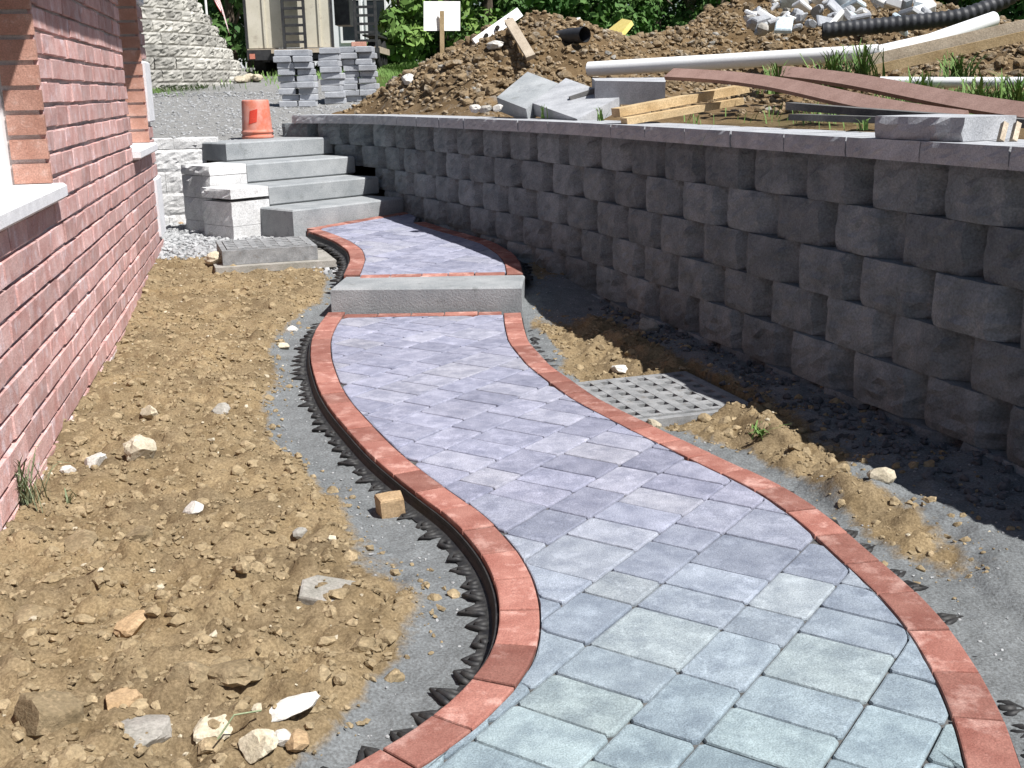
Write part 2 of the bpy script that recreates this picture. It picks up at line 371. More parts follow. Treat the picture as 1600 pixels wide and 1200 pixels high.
# how much of the surface is grey stone dust: a band along the path, the strip on the right, the gravel by the stairs, and painted wall shade
band_l = 1 - sstep(.10, .34, dl + .22 * fbm(GX * 1.7, GY * 1.3, 3)); band_r = 1 - sstep(.03, .22, dr + .2 * fbm(GX * 2, GY * 2, 9) - .45 * sstep(3.9, 2.9, GY))
dust = np.where(dl > 0, band_l, np.where(dr > 0, band_r, 1.))
dust = np.maximum(dust, sstep(8.3, 8.8, GY + .3 * fbm(GX * 2, GY * 2, 5)) * (GX < 0))
near_slab = np.exp(-(((GX - .45) / .4) ** 2 + ((GY - 7.1) / .6) ** 2)); dust = np.maximum(dust, np.clip(near_slab * 1.4, 0, 1) * (dr > 0))
dw = (np.interp(GY, RW[:, 1], RW[:, 0]) - GX) * .94          # distance from the wall face
tw = np.interp(GY, [3., 3.7, 4.7, 5.8, 7.], [.60, .48, .27, .22, .12])          # width of the wall's shadow band, painted on the ground
shade_band = sstep(.12, -.10, dw - tw + .12 * fbm(GX * 3, GY * 3, 61) + .05 * fbm(GX * 11, GY * 11, 63)) * (1 - sstep(6.3, 7.2, GY)) * (dr > .05)
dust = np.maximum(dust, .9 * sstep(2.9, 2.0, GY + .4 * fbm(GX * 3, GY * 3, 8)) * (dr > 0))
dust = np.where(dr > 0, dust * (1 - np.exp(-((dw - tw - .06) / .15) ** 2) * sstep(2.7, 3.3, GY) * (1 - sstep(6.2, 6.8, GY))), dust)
dust = np.maximum(dust, .85 * shade_band)  # darker grey here stands in for the wall's cast shadow
dirt = (1 - dust) * sstep(0, .1, out)
z = base + dirt * (.03 * fbm(GX * 2.2, GY * 2.2, 1) + .035 * fbm(GX * 6, GY * 6, 2, 3) + .026 * fbm(GX * 17, GY * 17, 4, 3) + .012 * fbm(GX * 45, GY * 45, 44, 2))
z += sstep(0, .05, out) * (.008 * fbm(GX * 25, GY * 25, 6, 3) + .005 * fbm(GX * 60, GY * 60, 16, 2))
z += dirt * .035 * (dl > 0)
z += shade_band * (.05 + .03 * fbm(GX * 6, GY * 6, 71)) 
ridge = np.exp(-((dw - tw - .14) / .10) ** 2) * sstep(.08, .2, dr) * sstep(3.2, 3.7, GY) * (1 - sstep(6.4, 7, GY)); z += ridge * (.045 + .09 * fbm(GX * 5, GY * 5, 21))
def in_grate(X, Y):
    return (abs((X - .655) * .956 + (Y - 4.89) * .292) < .36) & (abs(-(X - .655) * .292 + (Y - 4.89) * .956) < .36)
z = np.where(in_grate(GX, GY), np.minimum(z, -.10), z)
# clods pressed into the surface
n_cl = 9000
cx, cy = rng.uniform(-2.9, 1.9, n_cl), 1.3 + 8 * rng.power(.8, n_cl) * rng.uniform(.1, 1, n_cl); cr = .010 + .05 * rng.power(.28, n_cl)
for x0, y0, r0 in zip(cx, cy, cr):
    i0, i1 = np.searchsorted(gx, (x0 - r0, x0 + r0)); j0, j1 = np.searchsorted(gy, (y0 - r0, y0 + r0))
    if i1 - i0 < 2 or j1 - j0 < 2: continue
    sl = (slice(j0, j1), slice(i0, i1)); dx, dy = (GX[sl] - x0) / r0, (GY[sl] - y0) / r0
    ca, sa = math.cos(x0 * 91), math.sin(x0 * 91); u, w = dx * ca + dy * sa, (-dx * sa + dy * ca) * 1.35
    k = np.clip(1 - (np.abs(u) ** 3 + np.abs(w) ** 3), 0, 1) ** .35
    z[sl] = z[sl] + k * r0 * .42 * dirt[sl] * random.uniform(.3, 1)
me = grid_mesh('ground', GX, GY, z, M['ground'], smooth=True)
me.attributes.new('dust', 'FLOAT', 'POINT').data.foreach_set('value', dust.astype(np.float32).ravel())
tag(obj('ground', me), kind='structure')
def gz_arr(x, y): return z[np.clip(((y - gy[0]) / .0135).astype(int), 0, len(gy) - 1), np.clip(((x - gx[0]) / .0135).astype(int), 0, len(gx) - 1)]
def gz(x, y):
    i = min(max(int((x - gx[0]) / .0135), 0), len(gx) - 1); j = min(max(int((y - gy[0]) / .0135), 0), len(gy) - 1); return float(z[j, i])

# ------------------------------------------------------------------ upper ground: the drive, the terrace behind the wall, the far land
low = np.vstack([[(-9, -6), (-9, 11.0), (-3.75, 10.85)], [stepf(3) + SP * .40 - SE * .1, stepf(3) + SP * .42 + SE * 1.02], (RW - normals(RW) * .17)[::-1][26:], [(3.4, -6)]])
def inside(X, Y, poly):
    r = np.zeros(X.shape, bool); n = len(poly)
    for k in range(n):
        (x1, y1), (x2, y2) = poly[k], poly[(k + 1) % n]
        if y1 == y2: continue
        r ^= ((y1 > Y) != (y2 > Y)) & (X < (x2 - x1) * (Y - y1) / (y2 - y1) + x1)
    return r
def bump(X, Y, x, y, rx, ry, h, p=2.): return h * np.exp(-(((X - x) / rx) ** 2 + ((Y - y) / ry) ** 2) ** (p / 2))
def side_of_wall(X, Y):                                # >0 on the terrace (right of the wall line)
    return X - np.interp(Y, RW[:, 1], RW[:, 0])
def upper_z(X, Y):
    drive = .87 + .072 * np.clip(Y - 11.2, 0, 14) 
    t = sstep(-.12, .18, X - np.interp(Y, [8.6, 9.85, 10.45, 10.98, 11.38, 11.75, 12.2, 13, 16, 30], [0, -.68, -.98, -1.30, -1.72, -2.1, -1.8, -1.6, -1.9, -2.4]))
    terr = np.maximum(1.04 + .02 * np.clip(Y - 9, 0, 3), drive)
    h = drive * (1 - t) + terr * t
    md = bump(X, Y, -.05, 11.8, .85, 1.0, .62) + bump(X, Y, .75, 11.6, .8, .9, .35) + bump(X, Y, -1.0, 12.2, .7, .8, .20) + bump(X, Y, 1.3, 12.4, .9, 1., .42) + bump(X, Y, 2.6, 13.2, 1.2, 1.2, .85) + bump(X, Y, 4.3, 13.0, 1.5, 1.4, .8) + bump(X, Y, 6, 12, 1.6, 2, .5)
    sw = X - np.interp(Y, [-1, 2.6, 5.6, 7.3, 8.35, 9.85, 10.98, 11.66, 12.3, 14], [3.3, 2.12, 1.1, .5, 0, -.78, -1.42, -2.0, -2.2, -2.2])
    md = md * sstep(.25, 1.0, sw)
    terr_dip = .16 * sstep(.1, .35, sw) * sstep(1.5, .9, sw) * sstep(7.6, 7.0, Y)
    h = h - terr_dip
    md = md + bump(X, Y, 3.2, 8.6, 1.1, 1.2, .12)
    h = h + md * t
    h = h + np.clip(md, 0, .4) * (.35 * fbm(X * 1.6, Y * 1.6, 31) + .2 * fbm(X * 5, Y * 5, 33, 3) + .14 * fbm(X * 13, Y * 13, 35, 2))
    h = h + .05 * fbm(X * 3, Y * 3, 37, 3) * t + .012 * fbm(X * 12, Y * 12, 39, 2)
    return h, md, t
ux, uy = np.arange(-6, 9, .035), np.arange(-1.5, 17, .035)
UX, UY = np.meshgrid(ux, uy)
uz, umd, ut = upper_z(UX, UY)
inl = inside(UX, UY, low)
# the sheet simply ends where the lower ground begins, inside the wall
me = grid_mesh('upper_ground', UX, UY, uz, M['upper'], smooth=True, mask=~inl)
udust = np.clip(1 - ut, 0, 1) * 1.0; udust = np.maximum(udust, .35 * (fbm(UX * 2, UY * 2, 41) > .1))
me.attributes.new('dust', 'FLOAT', 'POINT').data.foreach_set('value', udust.astype(np.float32).ravel())
ugreen = np.clip(bump(UX, UY, 3.6, 8.1, 1.3, .9, 1.), 0, 1) * .7
me.attributes.new('green', 'FLOAT', 'POINT').data.foreach_set('value', ugreen.astype(np.float32).ravel())
tag(obj('upper_ground', me), kind='structure')
def uz_arr(x, y): return upper_z(x, y)[0]
def uzf(x, y): return float(upper_z(np.array([x]), np.array([y]))[0][0])
fx = np.r_[np.linspace(-600, -26, 12), np.arange(-25, 25.1, .5), np.linspace(26, 600, 12)]; fy = np.r_[np.arange(16.8, 50, .5), np.linspace(51, 900, 16)]
FX, FY = np.meshgrid(fx, fy); FZ = upper_z(FX, FY)[0] - .015
me = grid_mesh('far_ground', FX, FY, FZ, M['upper'])
road = np.interp(FY, [16, 24, 40, 60], [-3.9, -4.9, -8, -14]); onroad = 1 - sstep(1.6, 2.3, np.abs(FX - road) + .3 * fbm(FX * .7, FY * .7, 3))
me.attributes.new('dust', 'FLOAT', 'POINT').data.foreach_set('value', (onroad * 1.).astype(np.float32).ravel())
me.attributes.new('green', 'FLOAT', 'POINT').data.foreach_set('value', (1 - onroad).astype(np.float32).ravel())
tag(obj('far_ground', me), kind='structure')
rx_, ry_ = np.r_[np.arange(8.9, 30, 1.), np.linspace(31, 600, 10)], np.r_[np.linspace(-300, -6, 8), np.arange(-5, 17.6, .9)]
RX, RY = np.meshgrid(rx_, ry_); RZ = upper_z(RX, RY)[0] - .02
me = grid_mesh('side_ground', RX, RY, RZ, M['upper'])
me.attributes.new('dust', 'FLOAT', 'POINT').data.foreach_set('value', np.zeros(RX.size, np.float32)); me.attributes.new('green', 'FLOAT', 'POINT').data.foreach_set('value', np.ones(RX.size, np.float32))
tag(obj('side_ground', me), kind='structure')
# wide land below everything, so that the place goes on beyond the two fine sheets
wl = mesh('wide_ground', [(-900, -900, -.45), (900, -900, -.45), (900, 900, -.45), (-900, 900, -.45)], [(0, 1, 2, 3)], M['upper'])
tag(obj('wide_ground', wl), kind='structure')

# ------------------------------------------------------------------ walkway: pavers and red border
walk = tag(obj('walkway', None, None, (0, 4.5, 0)), kind='structure')
bedm = MB()
for (a, b, zf) in ((LI, RI, 0), (LI2, RI2, 1)):        # sand bed that shows in the joints
    ys = np.linspace(max(a[0, 1], b[0, 1]), min(a[-1, 1], b[-1, 1]) + (.05 if zf == 0 else .9), 60)
    base_i = len(bedm.v)
    for y in ys:
        zz = (LAND_A + LAND_B * y if zf else 0) - .011
        bedm.v += [(float(np.interp(y, a[:, 1], a[:, 0])) - .03, y, zz), (float(np.interp(y, b[:, 1], b[:, 0])) + .03, y, zz)]
    for k in range(len(ys) - 1): bedm.f.append((base_i + 2 * k, base_i + 2 * k + 1, base_i + 2 * k + 3, base_i + 2 * k + 2)); bedm.m.append(0)
M['sand'] = mat('joint_sand', (.07, .07, .07), (.13, .125, .12), 30, 1, .4, 90, 0)
bedm.build('joint_sand', M['sand'], walk)

PAL = [(.285, .295, .375), (.25, .26, .335), (.32, .325, .40), (.37, .375, .43), (.215, .225, .295), (.30, .305, .375), (.37, .37, .40), (.33, .337, .415)]
def pave(a, b, y0, y1, zf, seed, front=None):
    r = random.Random(seed)
    ang = math.radians(56); V_, U_ = np.array([math.cos(ang), math.sin(ang)]), np.array([math.sin(ang), -math.cos(ang)])
    o = np.array([.3, 2.0]); g = .004
    xa = lambda y: np.interp(y, a[:, 1], a[:, 0]) + g
    xb = lambda y: np.interp(y, b[:, 1], b[:, 0]) - g
    u = -7.
    last = 0
    while u < 2.5:
        du = r.choice([.165, .248]) if last != .165 else .248
        if last == .248 and r.random() < .35: du = .165
        last = du; v = -3. - r.random() * .3
        while v < 8:
            dv = r.choice([.165, .248, .248]) if du == .165 else r.choice([.165, .165, .248])
            ctr = o + U_ * (u + du / 2) + V_ * (v + dv / 2)
            if y0 - .3 < ctr[1] < y1 + .6 and xa(ctr[1]) - .4 < ctr[0] < xb(ctr[1]) + .4:
                hu, hv = du / 2 - r.uniform(.0018, .0032), dv / 2 - r.uniform(.0018, .0032); c_ = r.uniform(.005, .011)
                loc = []
                for (sx, sy) in ((-1, -1), (1, -1), (1, 1), (-1, 1)):
                    for (qx, qy) in (((1, 0), (0, 1)) if sx * sy < 0 else ((0, 1), (1, 0))):
                        loc.append((sx * (hu - c_ * qx), sy * (hv - c_ * qy)))
                # outline sampled finely, then trimmed to the curved edges
                P = []
                for k in range(len(loc)):
                    p, q = np.array(loc[k]), np.array(loc[(k + 1) % len(loc)]); n = max(1, int(np.linalg.norm(q - p) / .03))
                    for j in range(n): P.append(p + (q - p) * j / n)
                P = np.array([ctr + U_ * p[0] + V_ * p[1] for p in P])
                jit = (r.random() - .5) * .003
                yy = np.clip(P[:, 1], y0, y1 if front is None else 99)
                if front is not None:                  # trimmed along a slanting line
                    for _ in range(1):
                        lim = front(P[:, 0]); yy = np.clip(P[:, 1], y0, lim)
                xx = np.clip(P[:, 0], xa(yy), xb(yy)); Q = np.c_[xx, yy]
                keep = [k for k in range(len(Q)) if np.linalg.norm(Q[k] - Q[k - 1]) > .002]
                Q = Q[keep]
                if len(Q) >= 3:
                    ar = .5 * abs(np.dot(Q[:, 0], np.roll(Q[:, 1], 1)) - np.dot(Q[:, 1], np.roll(Q[:, 0], 1)))
                    if ar > .0012:
                        v_, f_ = prism(Q, -.055 + jit, jit, .006, zf, .006)
                        me_ = mesh('paver', v_, f_, M['paver']); cc = (ctr[0], ctr[1], 0)
                        at_origin(me_, cc)
                        c_l = np.array(r.choice(PAL)) * np.array([.97, .98, 1.06]); c_l = c_l * .55 + .45 * np.array([.315, .322, .385]); w = min(1, max(0, (3.6 - ctr[1]) / 1.6))
                        c_l = c_l * (1 - w) + w * (c_l * np.array([.86, 1.06, .92])); c_l = c_l * r.uniform(.86, 1.0)  # nearer pavers shifted greener: the camera's colour cast put into their colour
                        obj('paver', me_, walk, cc, color=tuple(c_l))
            v += dv
        u += du
pave(LI, RI, 1.35, Y_FRONT - .115, None, 5)
LAND_Y0 = 7.36
BASE_L = F1; BASE_R = F1 + SE * ST_W
def land_front(x): # front limit of the landing pavers: the red row before the lowest stair
    t = (x - BASE_L[0]) / SE[0]; return np.clip(BASE_L[1] + SE[1] * t - .15, 7.5, 10.4)
pave(LI2, RI2, LAND_Y0, 10.2, lambda x, y: LAND_A + LAND_B * y, 11, land_front)

def border(a, b, zf, L=.205, s0=0., s1=None, name='border_brick'):
    """bricks laid end to end between the inner curve a and the outer curve b"""
    d = np.r_[0, np.cumsum(np.linalg.norm(np.diff(a, axis=0), axis=1))]; s = s0; end = s1 or d[-1]
    P = lambda c, q: np.array([np.interp(q, d, c[:, 0]), np.interp(q, d, c[:, 1])])
    while s < end - .04:
        e = min(s + L * random.choice([1, 1, 1, .97, .85]), end)
        if end - e < .05: e = end
        g = random.uniform(.002, .004); k = 4; qs = np.linspace(s + g, e - g, k)
        poly = [P(a, q) for q in qs] + [P(b, q) for q in qs[::-1]]
        pa = np.array(poly); c2 = pa.mean(0)
        area = np.dot(pa[:, 0], np.roll(pa[:, 1], -1)) - np.dot(pa[:, 1], np.roll(pa[:, 0], -1))
        if area < 0: poly = poly[::-1]
        jit = random.uniform(-.002, .002)
        v_, f_ = prism(poly, -.06, .003 + jit, .005, zf, .008); me_ = mesh(name, v_, f_, M['red']); at_origin(me_, (c2[0], c2[1], 0))
        obj(name, me_, walk, (c2[0], c2[1], 0)); s = e
zl = lambda x, y: LAND_A + LAND_B * y
border(LI, LO, None); border(RI, RO, None); border(LI2, LO2, zl); border(RI2, RO2, zl)
def straight(p, q): return smooth_curve(np.array([p, q], float), .05, 0)
a = straight((LI[-1, 0] + .01, Y_FRONT - .105), (RI[-1, 0] - .01, Y_FRONT - .115)); border(a, a + np.array([0, .1]), None)
a = straight((float(np.interp(7.3, LI2[:, 1], LI2[:, 0])) + .01, 7.25), (float(np.interp(7.3, RI2[:, 1], RI2[:, 0])) - .01, 7.25)); border(a, a + np.array([0, .1]), zl)
fr = np.array([SP[0], SP[1]]); a = straight(BASE_L - fr * .115 + SE * .12, BASE_R - fr * .115 - SE * .02); border(a, a + fr * .1, zl)

# ------------------------------------------------------------------ black plastic edging with its looped tabs
def edging(c, sgn, label, s0, s1, zf, bury=0.):
    d = np.r_[0, np.cumsum(np.linalg.norm(np.diff(c, axis=0), axis=1))]
    P = lambda q: np.array([np.interp(q, d, c[:, 0]), np.interp(q, d, c[:, 1])])
    T = lambda q: (P(min(q + .02, d[-1])) - P(max(q - .02, 0))) / max(1e-6, np.linalg.norm(P(min(q + .02, d[-1])) - P(max(q - .02, 0))))
    p0 = P((s0 + s1) / 2); t = thing('paver_edging', label, 'edging', (p0[0], p0[1], -.06))
    mb = MB(); qs = np.arange(s0, s1, .03); pr = [(.003, -.075), (.003, -.014), (.010, -.012), (.012, -.030), (.020, -.045), (.055, -.052), (.055, -.060)]
    n = len(pr)
    for q in qs:
        p, tt = P(q), T(q); nn = np.array([-tt[1], tt[0]]) * sgn; z0 = (zf(*p) if zf else 0) - bury
        for (o, zz) in pr: mb.v.append((*(p + nn * o), zz + z0))
    for k in range(len(qs) - 1):
        for j in range(n - 1): mb.f.append((k * n + j, k * n + j + 1, (k + 1) * n + j + 1, (k + 1) * n + j)); mb.m.append(0)
    mb.build('edge_strip', M['plastic'], t)
    q = s0 + .05
    while q < s1 - .05:
        p, tt = P(q), T(q); nn = np.array([-tt[1], tt[0]]) * sgn; z0 = (zf(*p) if zf else 0) - bury * random.uniform(.3, 1.3)
        b = MB(); V = lambda al, o, zz: np.array([*(p + tt * al + nn * o), zz + z0])
        lift = random.uniform(-.006, .006); ln = random.uniform(.062, .108); sk = random.uniform(-.018, .018)
        b.tube([V(-.026, .035, -.050), V(-.020, .055, -.047 + lift), V(sk, ln, -.050 + lift), V(.022, .055, -.047 + lift), V(.028, .035, -.050)], [.009, .009, .007, .009, .009], 6)
        b.tube([V(.001, .03, -.048), V(sk * .6, ln - .02, -.048 + lift)], .011, 6)
        b.build('edging_tab', M['plastic'], t, smooth=True, origin=(p[0], p[1], -.05 + z0)); q += random.uniform(.085, .115)
dl_ = np.sum(np.linalg.norm(np.diff(LO, axis=0), axis=1)); dr_ = np.sum(np.linalg.norm(np.diff(RO, axis=0), axis=1))
edging(LO, 1, 'black plastic paver edging with looped tabs between path and bare earth', .15, dl_ - .02, None)
edging(RO, -1, 'black plastic paver edging half buried in stone dust beside the flat drain grate', .2, dr_ - .02, None, .012)
dl2 = np.sum(np.linalg.norm(np.diff(LO2, axis=0), axis=1)); dr2 = np.sum(np.linalg.norm(np.diff(RO2, axis=0), axis=1))
edging(LO2, 1, 'black plastic edging round the upper landing next to the raised drain grate', .02, dl2 - .02, zl)
edging(RO2, -1, 'short black plastic edging of the upper landing at the foot of the retaining wall', .02, min(dr2, .75), zl)

# ------------------------------------------------------------------ step slabs
def slab_mesh(w, d, h, b=.012):
    nx, ny = 22, 7; v, f = [], []
    me_v, me_f = bev_box(w, d, h, b); return mesh('step', me_v, me_f, M['slab'])
fl, frr = np.array([-1.115, 6.875]), np.array([.07, 6.80]); e = (frr - fl) / np.linalg.norm(frr - fl); pz = np.array([-e[1], e[0]])
ctr = (fl + frr) / 2 + pz * .225
st = obj('step_slab', mesh('step_slab', *bev_box(np.linalg.norm(frr - fl), .45, .235, .012), M['slab']), None, (ctr[0], ctr[1], -.085), (0, 0, math.atan2(e[1], e[0])))
tag(st, 'single grey concrete step across the middle of the paver path', 'step')
stairs = thing('stairs', 'flight of four grey concrete steps beside the retaining wall', 'stairs', (*(F1 + SE * ST_W / 2), .2))
for k in range(4):
    c0 = stepf(k); z1 = Z_ST[k]; z0 = (Z_ST[k - 1] + .004 if k else .12); dep = .56
    cc = c0 + SE * ST_W / 2 + SP * dep / 2
    obj('step', mesh('step', *bev_box(ST_W, dep, z1 - z0, .012), M['slab']), stairs, (cc[0], cc[1], z0), (0, 0, math.atan2(SE[1], SE[0])))

# ------------------------------------------------------------------ segmental retaining wall
def face_block(w, h, d, seed, mt, ch=.045, rough=.010, nx=10, nz=7, rnd=.007, facet=False, tail=.42):
    """block with a split front face (local -Y), origin at the bottom centre of the face line"""
    r = np.random.default_rng(seed); v = []; f = []
    U_, Wz = np.linspace(-.5, .5, nx), np.linspace(0, 1, nz)
    fu = r.choice([.02, .08, .14, .20, .30]); flat = r.uniform(.50, .72); skew = r.uniform(-.08, .08)
    for j, q in enumerate(Wz):
        for i, u in enumerate(U_):
            a = max(0, abs(u - skew * .5) * 2 - flat) / (1 - flat); a = min(a, 1)
            y = -.018 + ch * a ** 1.2 + rnd * max(0, abs(q - .5) * 2 - .8) / .2
            if facet: y = -.020 + ch * max(0, u - fu) / (.5 - fu) + .012 * max(0, -u - .40) / .1 + rnd * max(0, abs(q - .5) * 2 - .85) / .15
            ed = min(1, (1 - abs(u) * 2) * 4, (1 - abs(q - .5) * 2) * 4)
            y += r.normal(0, rough) * (.35 + .65 * max(ed, 0))
            xx = u * w + (r.normal(0, .004) if 0 < i < nx - 1 else 0); zz = q * h + (r.normal(0, .003) if 0 < j < nz - 1 else 0)
            v.append((xx, y, zz))
    for j in range(nz - 1):
        for i in range(nx - 1): f.append((j * nx + i, j * nx + i + 1, (j + 1) * nx + i + 1, (j + 1) * nx + i))
    b = len(v); k = tail                                  # tapered tail
    v += [(-w * k, d, 0), (w * k, d, 0), (w * k, d, h), (-w * k, d, h)]
    f.append((b + 1, b, b + 3, b + 2))
    f.append(tuple([b + 3] + [(nz - 1) * nx + i for i in range(nx)] + [b + 2]))
    f.append(tuple([b] + [b + 1] + [i for i in range(nx - 1, -1, -1)]))
    f.append(tuple([b + 3, b] + [j * nx for j in range(nz)]))
    f.append(tuple([b + 1, b + 2] + [j * nx + nx - 1 for j in range(nz - 1, -1, -1)]))
    return mesh('block', v, f, mt)
BLK = [face_block(.441, .198, .30, s, M['block'], ch=.14, rough=.007, rnd=.008, facet=True) for s in range(10)]
CAPM = [face_block(.452, .078, .34, 50 + s, M['cap'], ch=.003, rough=.0035, nx=14, nz=5, rnd=.003) for s in range(5)]
rw_d = np.r_[0, np.cumsum(np.linalg.norm(np.diff(RW, axis=0), axis=1))]
def rwP(q): return np.array([np.interp(q, rw_d, RW[:, 0]), np.interp(q, rw_d, RW[:, 1])])
rwall = thing('retaining_wall', 'curved retaining wall of dark split-face concrete blocks with pale caps, right of the path', 'wall', (*rwP(5), -.2))
def lay(q0, w, zb, meshes, out, name, i):
    a, b = rwP(q0), rwP(q0 + w); t = (b - a) / np.linalg.norm(b - a); n = np.array([-t[1], t[0]])
    c = (a + b) / 2 + n * out
    return obj(name, meshes[i % len(meshes)], rwall, (c[0], c[1], zb), (0, 0, math.atan2(-t[1], -t[0])))
for row in range(7):
    zb = .83 - .2 * row; q = .45 + (.225 if row % 2 else 0); i = row * 3
    while q + .45 < rw_d[-1] + .02:
        mid = rwP(q + .22); gl = -.10 + .3 * float(sstep(6.8, 10.2, mid[1]))
        if mid[1] > 10.6: gl = .7
        if zb + .2 > gl: lay(q, .45, zb, BLK, random.uniform(-.011, .011) - .008 * (5 - row), 'block', random.randrange(10))
        q += .45
q = .45
while q + .45 < rw_d[-1] + .1:
    if not (6.6 < 0): lay(q, .456, 1.031, CAPM, .018 + random.uniform(-.004, .004), 'cap_stone', random.randrange(5))
    q += .46
# end block that closes the wall beside the bucket
# ------------------------------------------------------------------ low wall and piers beside the stairs
PB = [face_block(.50, .199, .3, 100 + s, M['pale_block'], ch=.010, rough=.0035, nx=16, nz=9, rnd=.008) for s in range(4)]
PC = [face_block(.40, .09, .32, 120 + s, M['pale_block'], ch=.004, rough=.0025, nz=4, rnd=.003) for s in range(3)]
lw = thing('garden_wall', 'low wall of pale split-face blocks between house corner and stairs', 'wall', (-3.2, 10.55, .15))
LD = np.array([math.cos(math.radians(14)), math.sin(math.radians(14))]); L0 = np.array([-2.70, 10.72])   # right end of the low wall, by the stairs
for row, zb in enumerate((.845, .64, .44, .24, .04)):
    w = .40 if row == 0 else .50; q = (.12 if row % 2 else 0.)
    while q < 1.3:
        c = L0 - LD * (q + w / 2) + np.array([0, -.005 * row]); obj('cap_stone' if row == 0 else 'block', (PC if row == 0 else PB)[random.randrange(3)], lw, (c[0], c[1], zb), (0, 0, math.radians(14))); q += w + .003
def smooth_block(w, d, h, mt): return mesh('block', *bev_box(w, d, h, .006), mt)
for k, lab in ((2, 'pale block pier beside the third step up, cut side to the front'), (1, 'shorter pale block pier beside the second step up, cut side to the front')):
    c0 = stepf(k); w, d = .37, .43; z1 = Z_ST[k] + .008
    cc = c0 - SE * (w / 2 + .012) + SP * (d / 2 - .01)
    pr = thing('block_pier', lab, 'pier', (cc[0], cc[1], .15), 'block piers beside the stairs')
    zz = .06; hs = []
    while zz < z1 - .09 - .02: h = min(.2, z1 - .085 - zz); hs.append((zz, h)); zz += h
    hs.append((z1 - .083, .083))
    for (zb, h) in hs:
        fb = face_block(d, h - .003, w, 140 + k * 7 + len(hs), M['pale_block'], ch=.008, rough=.007, nz=5, rnd=.004, tail=.5)
        # split face looks left, the plain cut side faces the front of the stairs
        fc = cc - SE * (w / 2)
        obj('cap_stone' if h < .1 else 'block', fb, pr, (fc[0], fc[1], zb), (0, 0, math.atan2(SE[1], SE[0]) - math.pi / 2))

# ------------------------------------------------------------------ drain grates
def grate(name, label, c, rz, zt, nx, ny, sx, sy, hx, hy, depth=.04, frame=.05):
    t = thing(name, label, 'grate', (c[0], c[1], zt - depth))
    px, py = sx / nx, sy / ny; mb = MB()
    xs = [-sx / 2]
    for i in range(nx): m_ = -sx / 2 + px * (i + .5); xs += [m_ - hx / 2, m_ + hx / 2]
    xs.append(sx / 2); ys = [-sy / 2]
    for j in range(ny): m_ = -sy / 2 + py * (j + .5); ys += [m_ - hy / 2, m_ + hy / 2]
    ys.append(sy / 2)
    for i in range(0, len(xs) - 1, 2): mb.box(xs[i], xs[i + 1], ys[0], ys[-1], -depth, 0)
    for j in range(0, len(ys) - 1, 2):
        for i in range(1, len(xs) - 1, 2): mb.box(xs[i], xs[i + 1], ys[j], ys[j + 1], -depth, -.0015)
    o = mb.build('grid_plate', M['iron'], t); o.location = (0, 0, depth); o.rotation_euler = (0, 0, rz)
    fb = MB(); X, Y = sx / 2, sy / 2
    for a in ((-X - frame, X + frame, -Y - frame, -Y - .004), (-X - frame, X + frame, Y + .004, Y + frame), (-X - frame, -X - .004, -Y - .004, Y + .004), (X + .004, X + frame, -Y - .004, Y + .004)): fb.box(*a, -depth - .06, -.008)
    o = fb.build('frame', M['iron'], t); o.location = (0, 0, depth); o.rotation_euler = (0, 0, rz)
    pb = MB(); pb.box(-X - .02, X + .02, -Y - .02, Y + .02, -depth - .03, -depth - .012); o = pb.build('pit', M['dark'], t); o.location = (0, 0, depth); o.rotation_euler = (0, 0, rz)
    return t
g1 = [gp(*p, 0)[:2] for p in [(893, 590), (1060, 574), (1160, 626), (1000, 646)]]
gc = sum(g1) / 4; ge = (g1[1] - g1[0]) + (g1[2] - g1[3]); rz1 = math.atan2(ge[1], ge[0])
grate('drain_grate', 'flat square drain grate with rows of square holes between path and retaining wall', gc, rz1, -.022, 6, 6, .56, .62, .047, .047, frame=.04)
g2 = [gp(*p, .25)[:2] for p in [(350, 371), (472, 364), (484, 388), (352, 394)]]
gc2 = sum(g2) / 4; ge = (g2[1] - g2[0]); rz2 = math.atan2(ge[1], ge[0])
t2 = grate('drain_grate', 'raised drain grate with slotted top on a stone slab at the foot of the stairs', gc2, rz2, .25, 6, 5, .60, .52, .055, .045, depth=.05, frame=.04)
pb = MB(); pb.box(-.40, .46, -.39, .36, -.160, -.112); o = pb.build('base_slab', M['stone_grey'], t2); o.location = (0, 0, .05); o.rotation_euler = (0, 0, rz2)

# ------------------------------------------------------------------ brick house
house = thing('brick_house', 'pink-red brick house wall with recessed windows, pale sills and corner stones', 'house', (*wp(2.), 0))
RZW = math.atan2(WD[1], WD[0])                       # local x along the wall, local -y outward... (outward is right of WD)
def wbox(s0, s1, o0, o1, z0, z1):                     # box in wall coordinates: along, outward, height
    P = [wp(s0, o0), wp(s1, o0), wp(s1, o1), wp(s0, o1)]
    return [(p[0], p[1], z0) for p in P] + [(p[0], p[1], z1) for p in P]
WBOXF = [(0, 1, 2, 3), (7, 6, 5, 4), (4, 5, 1, 0), (5, 6, 2, 1), (6, 7, 3, 2), (7, 4, 0, 3)]
WIN = [(.30, 1.50), (4.50, 5.62)]; Z_SILL, Z_HEAD, ZTOP = .955, 2.25, 2.62
core = MB()
def cb(*a): core.add(wbox(*a), WBOXF)
REC = .14
cb(-3, S_END, -.25, 0, -.5, Z_SILL)
cb(-3, S_END, -.25, 0, Z_HEAD, 2.9)
edges = [-3] + [k for w in WIN for k in w] + [S_END]
for i in range(0, len(edges), 2): cb(edges[i], edges[i + 1], -.25, 0, Z_SILL, Z_HEAD)
core.build('mortar_wall', M['mortar'], house)
bk = MB(); bk.add(wbox(S_END - .25, S_END, -6, -.25, -.5, 2.9), WBOXF); bk.add(wbox(-3, -2.75, -6, -.25, -.5, 2.9), WBOXF); bk.build('return_wall', M['brick'], house)
